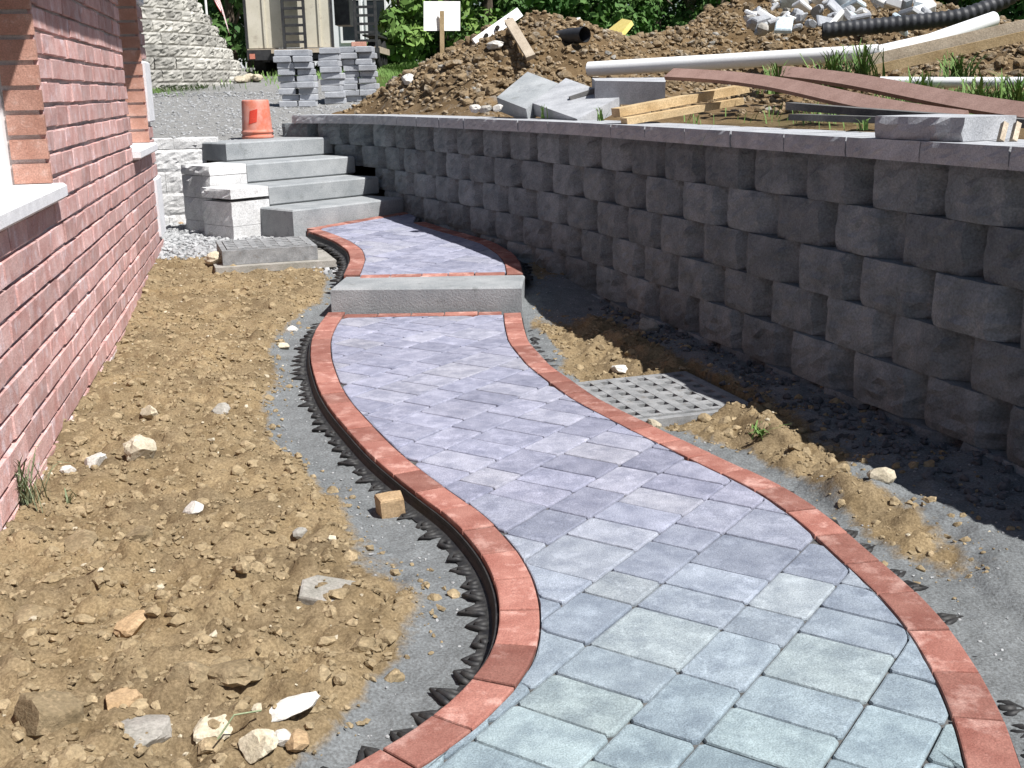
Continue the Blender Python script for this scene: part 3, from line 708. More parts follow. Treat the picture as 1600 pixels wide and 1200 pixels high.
# bricks: 0.1 m courses
proud = .017; bricks = []
for cse in range(-2, 26):
    zb = cse * .1 + .008; off = (0 if cse % 2 else .152); s = -2.9 + off - .304
    while s < S_END:
        s0, s1 = max(s + .006, -2.95), min(s + .298, S_END - .004)
        q = [(s0, s1)]
        if zb + .09 > Z_SILL and zb < Z_HEAD:
            for (a, b) in WIN:
                nq = []
                for (x0, x1) in q:
                    if x1 <= a or x0 >= b: nq.append((x0, x1)); continue
                    if x0 < a - .03: nq.append((x0, a - .001))
                    if x1 > b + .03: nq.append((b + .001, x1))
                q = nq
        for zq0, zq1 in ((.12, .70), (1.02, 1.58), (1.90, 2.46)):     # room for the corner stones
            if zb + .05 > zq0 + .1 and zb + .05 < zq1 + .02: q = [(x0, min(x1, S_END - .33)) for x0, x1 in q if x0 < S_END - .36]
        for (x0, x1) in q:
            if x1 - x0 > .03: bricks.append((x0, x1, zb + random.uniform(-.002, .002), zb + .083 + random.uniform(-.003, .003)))
        s += .304
def in_view(b):
    x, y, w = pj((*wp((b[0] + b[1]) / 2), b[2])); return w > .5 and -60 < x < 330 and -60 < y < 1200
def bsize(b): return -pj((*wp((b[0] + b[1]) / 2), b[2]))[2] if in_view(b) else -1e3
bricks.sort(key=bsize, reverse=True)
def brick_geo(x0, x1, z0, z1):
    pr = proud + random.uniform(-.004, .004); b = .004
    a = wbox(x0, x1, -.01, pr - b, z0, z1); c = wbox(x0 + b, x1 - b, pr, pr, z0 + b * .6, z1 - b)
    v = a + [c[0], c[1], c[4 + 1], c[4]]              # eight corners of the body, then the worn front face
    # body rings: 0..3 bottom (in,in,out,out), 4..7 top
    v = [a[0], a[1], a[5], a[4], a[3], a[2], a[6], a[7], c[0], c[1], c[5], c[4]]
    f = [(0, 1, 5, 4), (1, 2, 6, 5), (2, 3, 7, 6), (3, 0, 4, 7), (4, 5, 9, 8), (5, 6, 10, 9), (6, 7, 11, 10), (7, 4, 8, 11), (8, 9, 10, 11)]
    j = lambda: random.uniform(-.0025, .0025)
    return [(p[0] + j(), p[1] + j(), p[2] + j()) for p in v], f
rest = MB()
for i, b in enumerate(bricks):
    v_, f_ = brick_geo(*b)
    if i < 285:
        c = (*wp((b[0] + b[1]) / 2), b[2]); me_ = mesh('brick', v_, f_, M['brick']); at_origin(me_, c); obj('brick', me_, house, c)
    else: rest.add(v_, f_)
tag(rest.build('brickwork', M['brick'], house), kind='stuff')
# windows: jamb returns, frame, glass, sill
for wi, (a, b) in enumerate(WIN):
    c = (*wp((a + b) / 2), Z_SILL); win = obj('window', None, house, c)
    fm = MB()
    for bx in ((a, b, Z_SILL, Z_SILL + .07), (a, b, Z_HEAD - .07, Z_HEAD), (a, a + .06, Z_SILL + .07, Z_HEAD - .07), (b - .06, b, Z_SILL + .07, Z_HEAD - .07), (a + .06, b - .06, 1.58, 1.62)):
        fm.add(wbox(bx[0], bx[1], -REC - .05, -REC, bx[2], bx[3]), WBOXF)
    fm.build('frame', M['white'], win)
    gm = MB(); gm.add(wbox(a + .05, b - .05, -REC - .035, -REC - .03, Z_SILL + .05, Z_HEAD - .05), WBOXF); gm.build('pane', M['glass'], win)
    dm = MB(); dm.add(wbox(a - .02, b + .02, -.9, -.88, .8, 2.4), WBOXF); dm.build('dark_backing', M['dark'], win)  # dark sheet set well behind the pane
    sl = MB(); v_, f_ = bev_box(b - a + .09, REC + .068, .066, .012)
    me_ = mesh('sill', v_, f_, M['limestone']); cc = wp((a + b) / 2, -REC / 2 + .034)
    o = obj('sill', me_, win, (cc[0], cc[1], Z_SILL - .045), (0, math.radians(0), RZW))
    for k in range(13):                                # bricks of the far jamb return, facing along the wall
        z0 = Z_SILL + .025 + k * .1
        if z0 > Z_HEAD - .08: break
        jb = MB(); jb.add(wbox(b - .012, b + .02, -REC + .01, .018, z0, z0 + .081), WBOXF); jb.build('jamb_brick', M['jamb'], win, origin=(*wp(b), z0))
for zq in ((.235, .70), (1.125, 1.585), (2.01, 2.47)):
    v_, f_ = bev_box(.40, .30, zq[1] - zq[0], .012); me_ = mesh('corner_stone', v_, f_, M['limestone']); cc = wp(S_END - .155, -.115)
    obj('corner_stone', me_, house, (cc[0], cc[1], zq[0]), (0, 0, RZW))
ev = MB(); ev.add(wbox(-3.2, S_END + .25, -6.2, .42, 2.62, 2.66), WBOXF); ev.build('soffit', M['siding'], house)
ev = MB(); ev.add(wbox(-3.2, S_END + .25, .42, .45, 2.60, 2.80), WBOXF); ev.build('fascia', M['siding'], house)
rf = MB(); P0 = [wp(-3.3, .49), wp(S_END + .35, .49), wp(S_END + .35, -3.2), wp(-3.3, -3.2)]
rf.add([(*P0[0], 2.80), (*P0[1], 2.80), (*P0[2], 4.2), (*P0[3], 4.2), (*P0[0], 2.86), (*P0[1], 2.86), (*P0[2], 4.26), (*P0[3], 4.26)], BOXF); rf.build('roof', M['shingle'], house)
ft = MB(); ft.add(wbox(-3, S_END + .01, -.25, .02, -.5, -.03), WBOXF); ft.build('foundation', M['mortar'], house)

# ------------------------------------------------------------------ bucket
bc = gp(403, 216, .897)
bk = thing('bucket', 'orange plastic bucket standing upside down at the top of the stairs', 'bucket', (bc[0], bc[1], .897))
def lathe(prof, n=32):
    v, f = [], []
    for (r, zz) in prof:
        for j in range(n): a = 2 * math.pi * j / n; v.append((r * math.cos(a), r * math.sin(a), zz))
    for k in range(len(prof) - 1):
        for j in range(n): f.append((k * n + j, k * n + (j + 1) % n, (k + 1) * n + (j + 1) % n, (k + 1) * n + j))
    f.append(tuple((len(prof) - 1) * n + j for j in range(n))); return v, f
v_, f_ = lathe([(.149, 0), (.155, .004), (.155, .026), (.149, .030), (.149, .05), (.156, .054), (.156, .070), (.149, .075), (.146, .09), (.132, .355), (.128, .366), (.118, .37), (.115, .362)])
obj('shell', mesh('shell', v_, f_, M['orange'], True), bk, (bc[0], bc[1], .897))
lg = MB()                                             # faded print, a leaning square on the shell
def cyl(a, zz): r = .1495 - .05 * (zz - .06); return (r * math.cos(a), r * math.sin(a), zz)
n = 8
for (a0, a1, z0, z1) in ((-1.85, -1.3, .15, .275),):
    b = len(lg.v)
    for i in range(n + 1):
        for j in range(5):
            a = a0 + (a1 - a0) * i / n + .12 * (j / 4 - .5); zz = z0 + (z1 - z0) * j / 4 + .02 * (i / n - .5); lg.v.append(cyl(a, zz))
    for i in range(n):
        for j in range(4): lg.f.append((b + i * 5 + j, b + (i + 1) * 5 + j, b + (i + 1) * 5 + j + 1, b + i * 5 + j + 1)); lg.m.append(0)
lg.build('printed_mark', M['print'], bk).location = (0, 0, 0)
hb = MB(); hb.tube([np.array([.157 * math.cos(a), .157 * math.sin(a), .045 - .02 * math.sin(a * 1)]) for a in np.linspace(-.2, math.pi + .2, 14)], .0035, 6); hb.build('handle', M['steel'], bk).location = (0, 0, 0)

# ------------------------------------------------------------------ stones, rubble and weeds on the lower ground
def stone(px, py, size, mt, label, lvl=ICO2, flat=.7, cat='stone', name='stone', sink=.5, rough=.3, facets=9, zz=None):
    p = gp(px, py, -.02 if zz is None else zz); v_, f_ = rock(size, flat, lvl, rough, facets)
    o = obj(name, mesh(name, v_, f_, M[mt]), None, (p[0], p[1], gz(p[0], p[1]) + size * flat * (1 - sink) * .8)); tag(o, label, cat); return o
stone(226, 722, .085, 'stone_pale', 'large pale rough stone on the bare earth near the house')
stone(305, 799, .042, 'stone_white', 'small white stone alone in the middle of the bare earth', ICO1)
stone(236, 652, .05, 'stone_pale', 'pale stone just beyond the large pale stone')
stone(150, 728, .045, 'stone_white', 'whitish stone between the weed clump and the large pale stone')
stone(108, 731, .035, 'stone_white', 'small whitish stone beside the weed clump')
stone(344, 650, .05, 'stone_grey', 'grey stone half sunk in earth beyond the large pale stone')
stone(215, 835, .045, 'clod', 'upright brown clod of earth on the bare ground', name='earth_clod', cat='clod', flat=.9)
stone(130, 850, .07, 'clod', 'wide brown clod of earth below the weed clump', name='earth_clod', cat='clod', flat=.5, sink=.8)
stone(190, 1108, .045, 'stone_orange', 'smooth ochre oval stone on bare earth', flat=.6)
stone(205, 978, .06, 'stone_orange', 'flat ochre stone in the middle of the earth bed', flat=.5)
stone(75, 1140, .08, 'clod', 'big rounded brown clod with a dark underside', name='earth_clod', cat='clod', flat=.6, sink=.6)
stone(48, 950, .08, 'clod', 'rounded brown clod at the edge of the earth bed', name='earth_clod', cat='clod', flat=.5, sink=.8)
stone(225, 1152, .085, 'stone_grey', 'flat bluish grey stone bedded in the earth', flat=.3, sink=.9)
stone(330, 1150, .055, 'stone_pale', 'pale cream stone beside a grass straw', flat=.5, sink=.7)
stone(405, 1175, .048, 'stone_pale', 'pale knobbly stone at the edge of the stone dust')
stone(445, 1165, .03, 'stone_white', 'little white stone touching the pale knobbly stone', ICO1)
stone(465, 1163, .035, 'stone_orange', 'little tan stone at the edge of the stone dust', ICO1)
stone(370, 1080, .06, 'clod', 'broad brown clod near the white chip', name='earth_clod', cat='clod', flat=.45, sink=.8)
stone(305, 1085, .06, 'clod', 'brown clod with a dark crack beside it', name='earth_clod', cat='clod', flat=.6)
stone(468, 835, .03, 'stone_grey', 'small grey pebble near the brick fragment', ICO1)
stone(967, 566, .055, 'stone_white', 'white stone chip beyond the flat drain grate', flat=.5)
stone(1022, 656, .04, 'stone_pale', 'tan pebble between flat drain grate and red border', ICO1, flat=.6)
stone(1012, 523, .06, 'stone_grey', 'grey crumpled lump by the edge of the wall shadow', rough=.8)
stone(1375, 768, .05, 'stone_pale', 'pale stone at the edge of the wall shadow, right of the path', ICO1)
stone(455, 492, .04, 'stone_white', 'small white stone left of the middle step', ICO1, zz=.05)
stone(440, 492 + 30, .035, 'stone_pale', 'small cream stone left of the path bend', ICO1, zz=.03)
stone(340, 418, .085, 'stone_pale', 'pale block-like stone under the corner of the raised grate', zz=.1)
stone(283, 342, .05, 'stone_orange', 'orange broken tile piece on the gravel by the low wall', zz=.2, flat=.3)
# white flat chip
p = gp(455, 1122, 0); cb_ = MB(); oc = [(-.095, -.045), (-.02, -.03), (.05, .0), (.09, .03), (.075, .05), (.02, .058), (-.02, .05), (-.06, .005)]
v_, f_ = rock(.06, .3, ICO2, .3, 14); o = obj('stone_chip', mesh('stone_chip', v_ * np.array([1.15, .7, 1]), f_, M['stone_white']), None, (p[0], p[1], gz(p[0], p[1]) + .012), (.1, -.1, .5)); tag(o, 'flat angular white chip lying on the earth near the stone dust', 'stone')
p = gp(512, 918, 0); v_, f_ = prism([(-.07, -.055), (.055, -.075), (.075, .05), (-.05, .065), (-.085, .03)], 0, .05, .008)
o = obj('paver_fragment', mesh('paver_fragment', v_, f_, M['stone_grey']), None, (p[0], p[1], gz(p[0], p[1]) - .035), (.1, .08, -.1)); tag(o, 'grey angular paver fragment lying tilted in the earth', 'fragment')
p = gp(612, 800, -.05); v_, f_ = prism([(-.042, -.038), (.038, -.042), (.047, .03), (.01, .042), (-.045, .038)], 0, .068, .009, None, .1)
o = obj('brick_fragment', mesh('brick_fragment', v_, f_, M['stone_orange']), None, (p[0], p[1], -.055), (.05, -.08, .35)); tag(o, 'broken tan brick fragment lying beside the black edging', 'fragment')

def lumpy(lvl, flat):
    v, _ = rock(1., flat, lvl, .5, 10); k = rng.normal(0, 2.2, (3, 3)); ph = rng.uniform(0, 6, 3)
    return v * (1 + .22 * np.sin(v @ k + ph).sum(1, keepdims=True) * .6)
def scatter(name, n, xr_, yr_, size, mt, cond, lvl=ICO0, flat=.7, label=None, power=.35, zfun=None, sink=.1):
    protos = np.array([lumpy(lvl, flat) for _ in range(16)]); fc = np.array(lvl[1])
    x, y = rng.uniform(*xr_, n), rng.uniform(*yr_, n); ok = cond(x, y); x, y = x[ok], y[ok]; n = len(x)
    r = size[0] + (size[1] - size[0]) * rng.power(power, n) ; a = rng.uniform(0, 6.28, n); c, s_ = np.cos(a)[:, None], np.sin(a)[:, None]
    p_ = protos[rng.integers(0, 16, n)] * r[:, None, None]; zz = (zfun or gz_arr)(x, y)
    V = np.stack([p_[:, :, 0] * c - p_[:, :, 1] * s_ + x[:, None], p_[:, :, 0] * s_ + p_[:, :, 1] * c + y[:, None], p_[:, :, 2] + (zz + r * sink)[:, None]], -1)
    Fc = fc[None] + (np.arange(n) * protos.shape[1])[:, None, None]
    V, Fc = V.reshape(-1, 3), Fc.reshape(-1, 3)
    V, Fc = V.astype(np.float32), Fc.astype(np.int32)
    me = bpy.data.meshes.new(name); me.vertices.add(len(V)); me.vertices.foreach_set('co', V.ravel()); me.loops.add(Fc.size); me.loops.foreach_set('vertex_index', Fc.ravel())
    me.polygons.add(len(Fc)); me.polygons.foreach_set('loop_start', np.arange(0, Fc.size, 3, dtype=np.int32)); me.update(calc_edges=True); me.polygons.foreach_set('use_smooth', np.zeros(len(Fc), bool)); me.materials.append(M[mt])
    return tag(obj(name, me), label, None, None, 'stuff')
def _ij(x, y): return np.clip(((y - gy[0]) / .0135).astype(int), 0, len(gy) - 1), np.clip(((x - gx[0]) / .0135).astype(int), 0, len(gx) - 1)
def dirt_at(x, y): return (rng.random(len(x)) < dirt[_ij(x, y)]) & ~in_grate(x, y)
def dust_at(x, y): q = _ij(x, y); return (out[q] > .08) & (rng.random(len(x)) < dust[q]) & ~in_grate(x, y)
def mound_at(x, y): return ~inside(x, y, low) & (rng.random(len(x)) < np.clip(upper_z(x, y)[1] * 3, 0, .95)) & ((side_of_wall(x, y) > .35) | (y > 12))
def drive_at(x, y): return ~inside(x, y, low) & (upper_z(x, y)[2] < .4)
scatter('earth_clods', 9000, (-2.7, 1.6), (1.6, 8.9), (.007, .030), 'clod', dirt_at, ICO1, .7, 'brown clods of earth', .33, sink=0.)
scatter('earth_crumbs', 45000, (-2.7, 1.6), (1.6, 8.9), (.003, .015), 'clod', dirt_at, ICO0, .75, 'brown crumbs of loose earth', .4)
scatter('small_stones', 1100, (-2.6, 1.6), (1.6, 8.8), (.004, .017), 'stone_pale', dirt_at, ICO0, .7, 'small pale stones in the earth', .3)
scatter('stone_dust_grit', 9000, (-1.6, 2.2), (1.6, 8.2), (.002, .008), 'pebble', dust_at, ICO0, .7, 'grey grit in the stone dust', .3)
scatter('gravel', 8000, (-3.2, -1.2), (8.0, 10.7), (.010, .035), 'pebble', dust_at, ICO0, .7, 'grey gravel at the foot of the stairs', .4)
scatter('mound_clods', 6000, (-2.2, 6.5), (9.2, 14), (.02, .075), 'mound', mound_at, ICO1, .75, 'brown clods heaped on the earth mound', .35, uz_arr)
scatter('mound_crumbs', 30000, (-2.2, 6.5), (9.2, 14), (.008, .04), 'mound', mound_at, ICO0, .8, 'brown crumbs of the earth mound', .5, uz_arr, .3)
def shade_band_at(x, y): return (rng.random(len(x)) < shade_band[_ij(x, y)]) & (dw[_ij(x, y)] < .36)
scatter('shade_stones', 6500, (.4, 2.4), (1.6, 7.3), (.006, .028), 'shade_stone', shade_band_at, ICO0, .75, 'bluish stones coloured dark for the wall shade at the foot of the retaining wall', .5, None, .3)
scatter('mound_stones', 900, (-2.2, 6.5), (9.2, 14), (.010, .05), 'stone_grey', mound_at, ICO0, .7, 'grey stones in the earth mound', .3, uz_arr, .3)
scatter('drive_gravel', 5000, (-5.5, -1.7), (11.2, 18), (.008, .028), 'pebble', drive_at, ICO0, .7, 'grey gravel on the drive', .4, uz_arr)

def blades(name, c, n, h, spread, mt, label=None, cat=None, lean=.5, width=.006, kind=None, group=None, zfun=None):
    mb = MB(); A = rng.uniform(0, 6.28, n); R_ = np.abs(rng.normal(0, spread, n)); BX, BY = c[0] + R_ * np.cos(A * 1.7), c[1] + R_ * np.sin(A * 1.7)
    BZ = zfun(BX, BY) if zfun else np.full(n, c[2])
    for a, x, y, z0 in zip(A, BX, BY, BZ - .01):
        hh = h * rng.uniform(.5, 1.1); ln = hh * rng.uniform(.1, lean * 1.6); w = width * rng.uniform(.6, 1.2); dx, dy = math.cos(a), math.sin(a); px_, py_ = -dy * w, dx * w
        pts = [(0, 0), (.35, .45), (.7, .82), (1., 1. - .25 * rng.random())]
        b = len(mb.v)
        for (t, q), ww in zip(pts, (1, .9, .6, .08)):
            X, Y, Z = x + dx * ln * t ** 1.4, y + dy * ln * t ** 1.4, z0 + hh * q
            mb.v += [(X - px_ * ww, Y - py_ * ww, Z), (X + px_ * ww, Y + py_ * ww, Z)]
        for k in range(3): mb.f.append((b + 2 * k, b + 2 * k + 1, b + 2 * k + 3, b + 2 * k + 2)); mb.m.append(0)
    return tag(mb.build(name, M[mt], origin=(c[0], c[1], c[2])), label, cat, group, kind)
M['weed'] = mat('weed_blade', (.20, .25, .14), (.30, .34, .21), 6, .75, 0, 30, 0)
p = gp(45, 790, -.02); blades('grass_clump', (p[0], p[1], gz(p[0], p[1])), 46, .21, .045, 'weed', 'clump of thin green weed grass against the brick wall', 'grass', .55, .004)
p = gp(108, 780, -.02); blades('grass_sprig', (p[0], p[1], gz(p[0], p[1])), 8, .06, .02, 'weed', 'tiny green sprig beside the weed clump', 'grass', .8, .004)
p = gp(1190, 680, 0); blades('grass_sprig', (p[0], p[1], gz(p[0], p[1])), 26, .07, .035, 'grassblade', 'low green weed sprig near the flat drain grate', 'grass', 1.3, .005)
p0, p1 = gp(340, 1155, .02), gp(408, 1110, .05); sb = MB(); sb.tube([p0, (p0 * .6 + p1 * .4) + np.array([.0, .0, .03]), p1], .0022, 5); tag(sb.build('straw', M['weed'], origin=tuple(p0)), 'single pale green straw curving over the earth', 'straw')

# ------------------------------------------------------------------ on the terrace
def plate(name, px, th, mt, label, cat, group=None, parent=None):
    """flat slab given by the pixels and distances of its four top corners"""
    P = [at(x, y, Y) for x, y, Y in px]; n = np.cross(P[1] - P[0], P[2] - P[0]); n /= np.linalg.norm(n)
    if n[2] < 0: P = P[::-1]; n = -n
    mb = MB(); mb.add([p - n * th for p in P] + P, BOXF); c = sum(P) / 4
    o = mb.build(name, M[mt], parent, origin=tuple(c))
    if parent is None: tag(o, label, cat, group)
    return o
def beam(name, a, b, w, h, mt, label, cat, group=None, up=(0, 0, 1)):
    mb = MB(); a, b = at(*a), at(*b); mb.beam(a, b, w, h, up); return tag(mb.build(name, M[mt], origin=tuple((a + b) / 2)), label, cat, group)
def pipe(name, pts, r, mt, label, cat, group=None, n=18, inner=True):
    mb = MB(); P = [at(*p) for p in pts]
    if name == 'corrugated_pipe':
        Q = np.array(P); d = np.r_[0, np.cumsum(np.linalg.norm(np.diff(Q, axis=0), axis=1))]; q_ = np.arange(0, d[-1], .013); P = [np.array([np.interp(a, d, Q[:, k]) for k in range(3)]) for a in q_]
        for _ in range(30): P = [P[0]] + [.25 * P[k - 1] + .5 * P[k] + .25 * P[k + 1] for k in range(1, len(P) - 1)] + [P[-1]]
        mb.tube(P, [r if (k // 2) % 2 else r * .9 for k in range(len(P))], n, cap=False)
    else: mb.tube(P, r, n, cap=not inner)
    if inner: mb.tube(P[::-1], r * .86 if name == 'corrugated_pipe' else r * .93, n, cap=False)
    if inner:
        for k, rr in ((0, 0), (len(P) - 1, 0)):
            b = len(mb.v)
            o1 = k * n; o2 = len(P) * n + (len(P) - 1 - k) * n
        mid = P[len(P) // 2]
    return tag(mb.build(name, M[mt], smooth=True, origin=tuple(P[0])), label, cat, group)
plate('concrete_slab', [(776, 152, 8.9), (822, 170, 8.45), (872, 130, 8.95), (824, 112, 9.3)], .11, 'slab', 'grey concrete slab leaning on the mound behind the wall cap', 'slab')
plate('concrete_slab', [(832, 161, 8.55), (902, 186, 7.75), (968, 152, 8.2), (884, 122, 9.0)], .09, 'cap', 'paler concrete slab with a dark bar on it, next to the grey slab', 'slab')
beam('dark_bar', (890, 154, 8.42), (945, 136, 8.45), .045, .03, 'darkboard', 'dark narrow bar lying across the paler concrete slab', 'bar')
beam('lumber', (962, 176, 6.95), (1163, 138, 7.2), .13, .05, 'wood', 'upper tan board of the two laid over the wall cap', 'lumber', 'tan boards on the wall')
beam('lumber', (975, 190, 6.85), (1157, 158, 7.1), .09, .04, 'wood', 'lower tan board of the two laid over the wall cap', 'lumber', 'tan boards on the wall')
pipe('plastic_pipe', [(920, 108, 9.2), (1150, 95, 8.6), (1372, 82, 8.1)], .056, 'white', 'white plastic pipe lying in front of the earth mound', 'pipe', 'white pipes')
pipe('plastic_pipe', [(1352, 88, 8.2), (1450, 66, 8.3), (1553, 30, 8.5)], .056, 'white', 'white plastic pipe slanting up beside the black corrugated pipe', 'pipe', 'white pipes')
pipe('plastic_pipe', [(1375, 128, 6.8), (1500, 129, 6.6), (1640, 129, 6.3)], .03, 'white', 'thin white pipe lying in the grass', 'pipe', 'white pipes')
pipe('corrugated_pipe', [(1285, 48, 9.0), (1400, 38, 8.9), (1500, 27, 8.8), (1562, 5, 8.8), (1610, -25, 8.8)], .062, 'corr', 'black corrugated drain pipe curving above the white pipe', 'pipe', n=16)
beam('timber', (1340, 98, 7.8), (1640, 30, 7.6), .12, .07, 'greywood', 'weathered long timber beside the white pipe', 'timber')
beam('timber', (1352, 112, 7.6), (1640, 47, 7.4), .10, .06, 'wood', 'yellow long timber with notched face in the grass', 'timber')
def flex(name, pts, w, th, mt, label, group=None, tilt=0.):
    P = smooth_curve(np.array([at(*p) for p in pts])[:, :2], .08, 3); Q = np.array([at(*p) for p in pts]); d = np.r_[0, np.cumsum(np.linalg.norm(np.diff(Q[:, :2], axis=0), axis=1))]
    s = np.linspace(0, d[-1], 24); C_ = np.c_[np.interp(s, d, Q[:, 0]), np.interp(s, d, Q[:, 1]), np.interp(s, d, Q[:, 2])]
    for _ in range(12): C_[1:-1] = .25 * C_[:-2] + .5 * C_[1:-1] + .25 * C_[2:]
    mb = MB()
    for k in range(len(C_)):
        t = C_[min(k + 1, len(C_) - 1)] - C_[max(k - 1, 0)]; sd_ = np.array([-t[1], t[0], 0]); sd_ /= np.linalg.norm(sd_)
        for (o, zz) in ((-1, -th), (1, -th), (1, 0), (-1, 0)): mb.v.append(tuple(C_[k] + (sd_ * math.cos(tilt) + np.array([0, 0, math.sin(tilt)])) * o * w / 2 + zz * np.array([-sd_[0] * math.sin(tilt), -sd_[1] * math.sin(tilt), math.cos(tilt)])))
    for k in range(len(C_) - 1):
        for j in range(4): mb.f.append((k * 4 + j, k * 4 + (j + 1) % 4, k * 4 + 4 + (j + 1) % 4, k * 4 + 4 + j)); mb.m.append(0)
    mb.f += [(3, 2, 1, 0), tuple(len(C_) * 4 - 4 + j for j in range(4))]; mb.m += [0, 0]
    return tag(mb.build(name, M[mt], origin=tuple(C_[12])), label, 'board', group)
flex('deck_board', [(1045, 113, 7.3), (1130, 116, 7.0), (1230, 130, 6.5), (1330, 155, 5.9), (1420, 172, 5.5), (1500, 182, 5.2)], .105, .024, 'brownboard', 'lower brown composite deck board sagging over the wall top', 'brown deck boards', .5)
flex('deck_board', [(1215, 110, 7.0), (1300, 117, 6.6), (1400, 136, 6.0), (1500, 157, 5.5), (1600, 172, 5.0), (1720, 186, 4.6)], .11, .024, 'brownboard', 'upper brown composite deck board sagging over the wall top', 'brown deck boards', .5)
flex('plank', [(1235, 160, 5.9), (1350, 169, 5.5), (1480, 178, 5.1), (1640, 188, 4.6)], .07, .035, 'darkboard', 'upper dark grey plank beneath the brown deck boards', 'dark planks under the boards')
flex('plank', [(1240, 178, 5.7), (1340, 181, 5.35), (1450, 184, 5.0)], .07, .03, 'darkboard', 'lower short dark grey plank beneath the brown deck boards', 'dark planks under the boards')
# loose cap stone lying on the wall cap
q = None
a_ = at(1372, 216, 4.50); b_ = at(1500, 214, 4.02)
lc = face_block(.46, .085, .30, 333, M['cap'], ch=.02, rough=.009, nz=4); o = obj('loose_cap_stone', lc, None, (1.545, 4.33, 1.111), (0, 0, math.radians(-66))); tag(o, 'loose rough cap stone lying on top of the retaining wall', 'stone')
for i, (x, lab) in enumerate(((1563, 'small wooden stake standing nearest the loose cap stone'), (1583, 'small wooden stake second from the loose cap stone'))):
    beam('wooden_stake', (x, 221, 4.1), (x + 7, 193, 4.15), .02, .02, 'greywood', lab, 'stake', 'stakes by the loose cap', up=(0, 1, 0))
# concrete block under the pipe
plate('concrete_block', [(925, 122, 8.9), (930, 126, 8.3), (1040, 128, 8.0), (1040, 121, 8.6)], .16, 'cap', 'speckled concrete block under the end of the white pipe', 'block')
# boards, black pipe and signs on the mound
def lay_on(x, y): return uzf(x, y)
beam('perforated_board', (742, 68, 11.6), (812, 19, 11.9), .10, .03, 'sign', 'white painted board with holes sticking up from the mound', 'board', up=(.3, -1, .3))
o = bpy.data.objects['perforated_board']; A_, B_ = at(742, 68, 11.55), at(812, 19, 11.85)
for k, tt in enumerate((.25, .5, .75)):
    c = A_ * (1 - tt) + B_ * tt; hb = MB(); d_ = (B_ - A_) / np.linalg.norm(B_ - A_); nn = np.array([.25, -1, .25]); nn /= np.linalg.norm(nn); s_ = np.cross(d_, nn)
    hb.tube([c + nn * .012, c - nn * .02], .022, 10); h_ = hb.build('hole', M['dark'], None); h_.parent = o; h_.location = -Vector(o.location)
beam('plank', (795, 32, 11.5), (830, 90, 10.9), .09, .04, 'greywood', 'short pale plank leaning across the white perforated board', 'plank', up=(0, -1, .4))
pipe('pipe_end', [(862, 62, 11.6), (888, 57, 11.4), (914, 54, 11.2)], .075, 'corr', 'short thick black pipe on the mound below the small sign', 'pipe')
def sign(x0, x1, y0, y1, yb, Y, label, tilt=0.):
    c = at((x0 + x1) / 2, yb, Y); t = thing('sign', label, 'sign', tuple(c), 'white signs on stakes')
    P = [at(x0, y1 - tilt, Y - .14), at(x1, y1, Y + .14), at(x1, y0 - 0, Y + .17), at(x0, y0 + tilt, Y - .11)]
    n = np.array([0, -1., 0]); mb = MB(); th = .012
    mb.add([p + np.array([0, th, 0]) for p in P] + P, [(0, 1, 2, 3)[::-1], (4, 5, 6, 7), (0, 1, 5, 4), (1, 2, 6, 5), (2, 3, 7, 6), (3, 0, 4, 7)]); mb.build('board', M['sign'], t)
    top = at((x0 + x1) / 2, y0 + (y1 - y0) * .33, Y - .05); bot = np.array(c) + np.array([0, -.05, -.25]); mb = MB(); mb.beam(bot, top, .045, .03, (0, 1, 0)); mb.build('stake', M['wood'], t)
sign(662, 719, 2, 48, 85, 12.6, 'large white sign board seen from behind on a wooden stake')
sign(875, 907, 27, 50, 60, 12.8, 'small tilted white sign board on a stake beyond the black pipe', 5)
plate('yellow_sheet', [(940, 54, 13.2), (968, 55, 12.6), (987, 32, 13.0), (972, 29, 13.6)], .05, 'yellow', 'yellow foam piece sticking out of the mound', 'foam')
plate('grey_sheet', [(828, 60, 12.4), (875, 62, 12.2), (900, 42, 12.8), (872, 40, 13.0)], .03, 'stone_grey', 'grey sheet lying on the mound under the small sign', 'sheet')
p = at(645, 140, 11.2)
for (x, y, s_, mt, lab) in ((640, 130, .11, 'stone_white', 'long white stone on the slope of the mound facing the stairs'), (775, 60 + 15, .10, 'stone_white', 'whitish lump on the mound below the perforated board'), (742, 172, .055, 'stone_white', 'small white stone on the terrace left of the grey slab'), (757, 172, .06, 'stone_grey', 'grey stone on the terrace left of the grey slab'), (778, 171, .05, 'stone_white', 'white stone touching the grey slab on the terrace')):
    Yd = 10.6 if y < 160 else 8.7; pp = at(x, y, Yd)
    if y < 160:
        for Yd in np.arange(9.5, 13, .05):
            pp = at(x, y, Yd)
            if pp[2] < uzf(pp[0], pp[1]): break
    v_, f_ = rock(s_, .6, ICO2, .3, 8); o = obj('stone', mesh('stone', v_, f_, M[mt]), None, tuple(pp + np.array([0, 0, s_ * .2]))); tag(o, lab, 'stone')
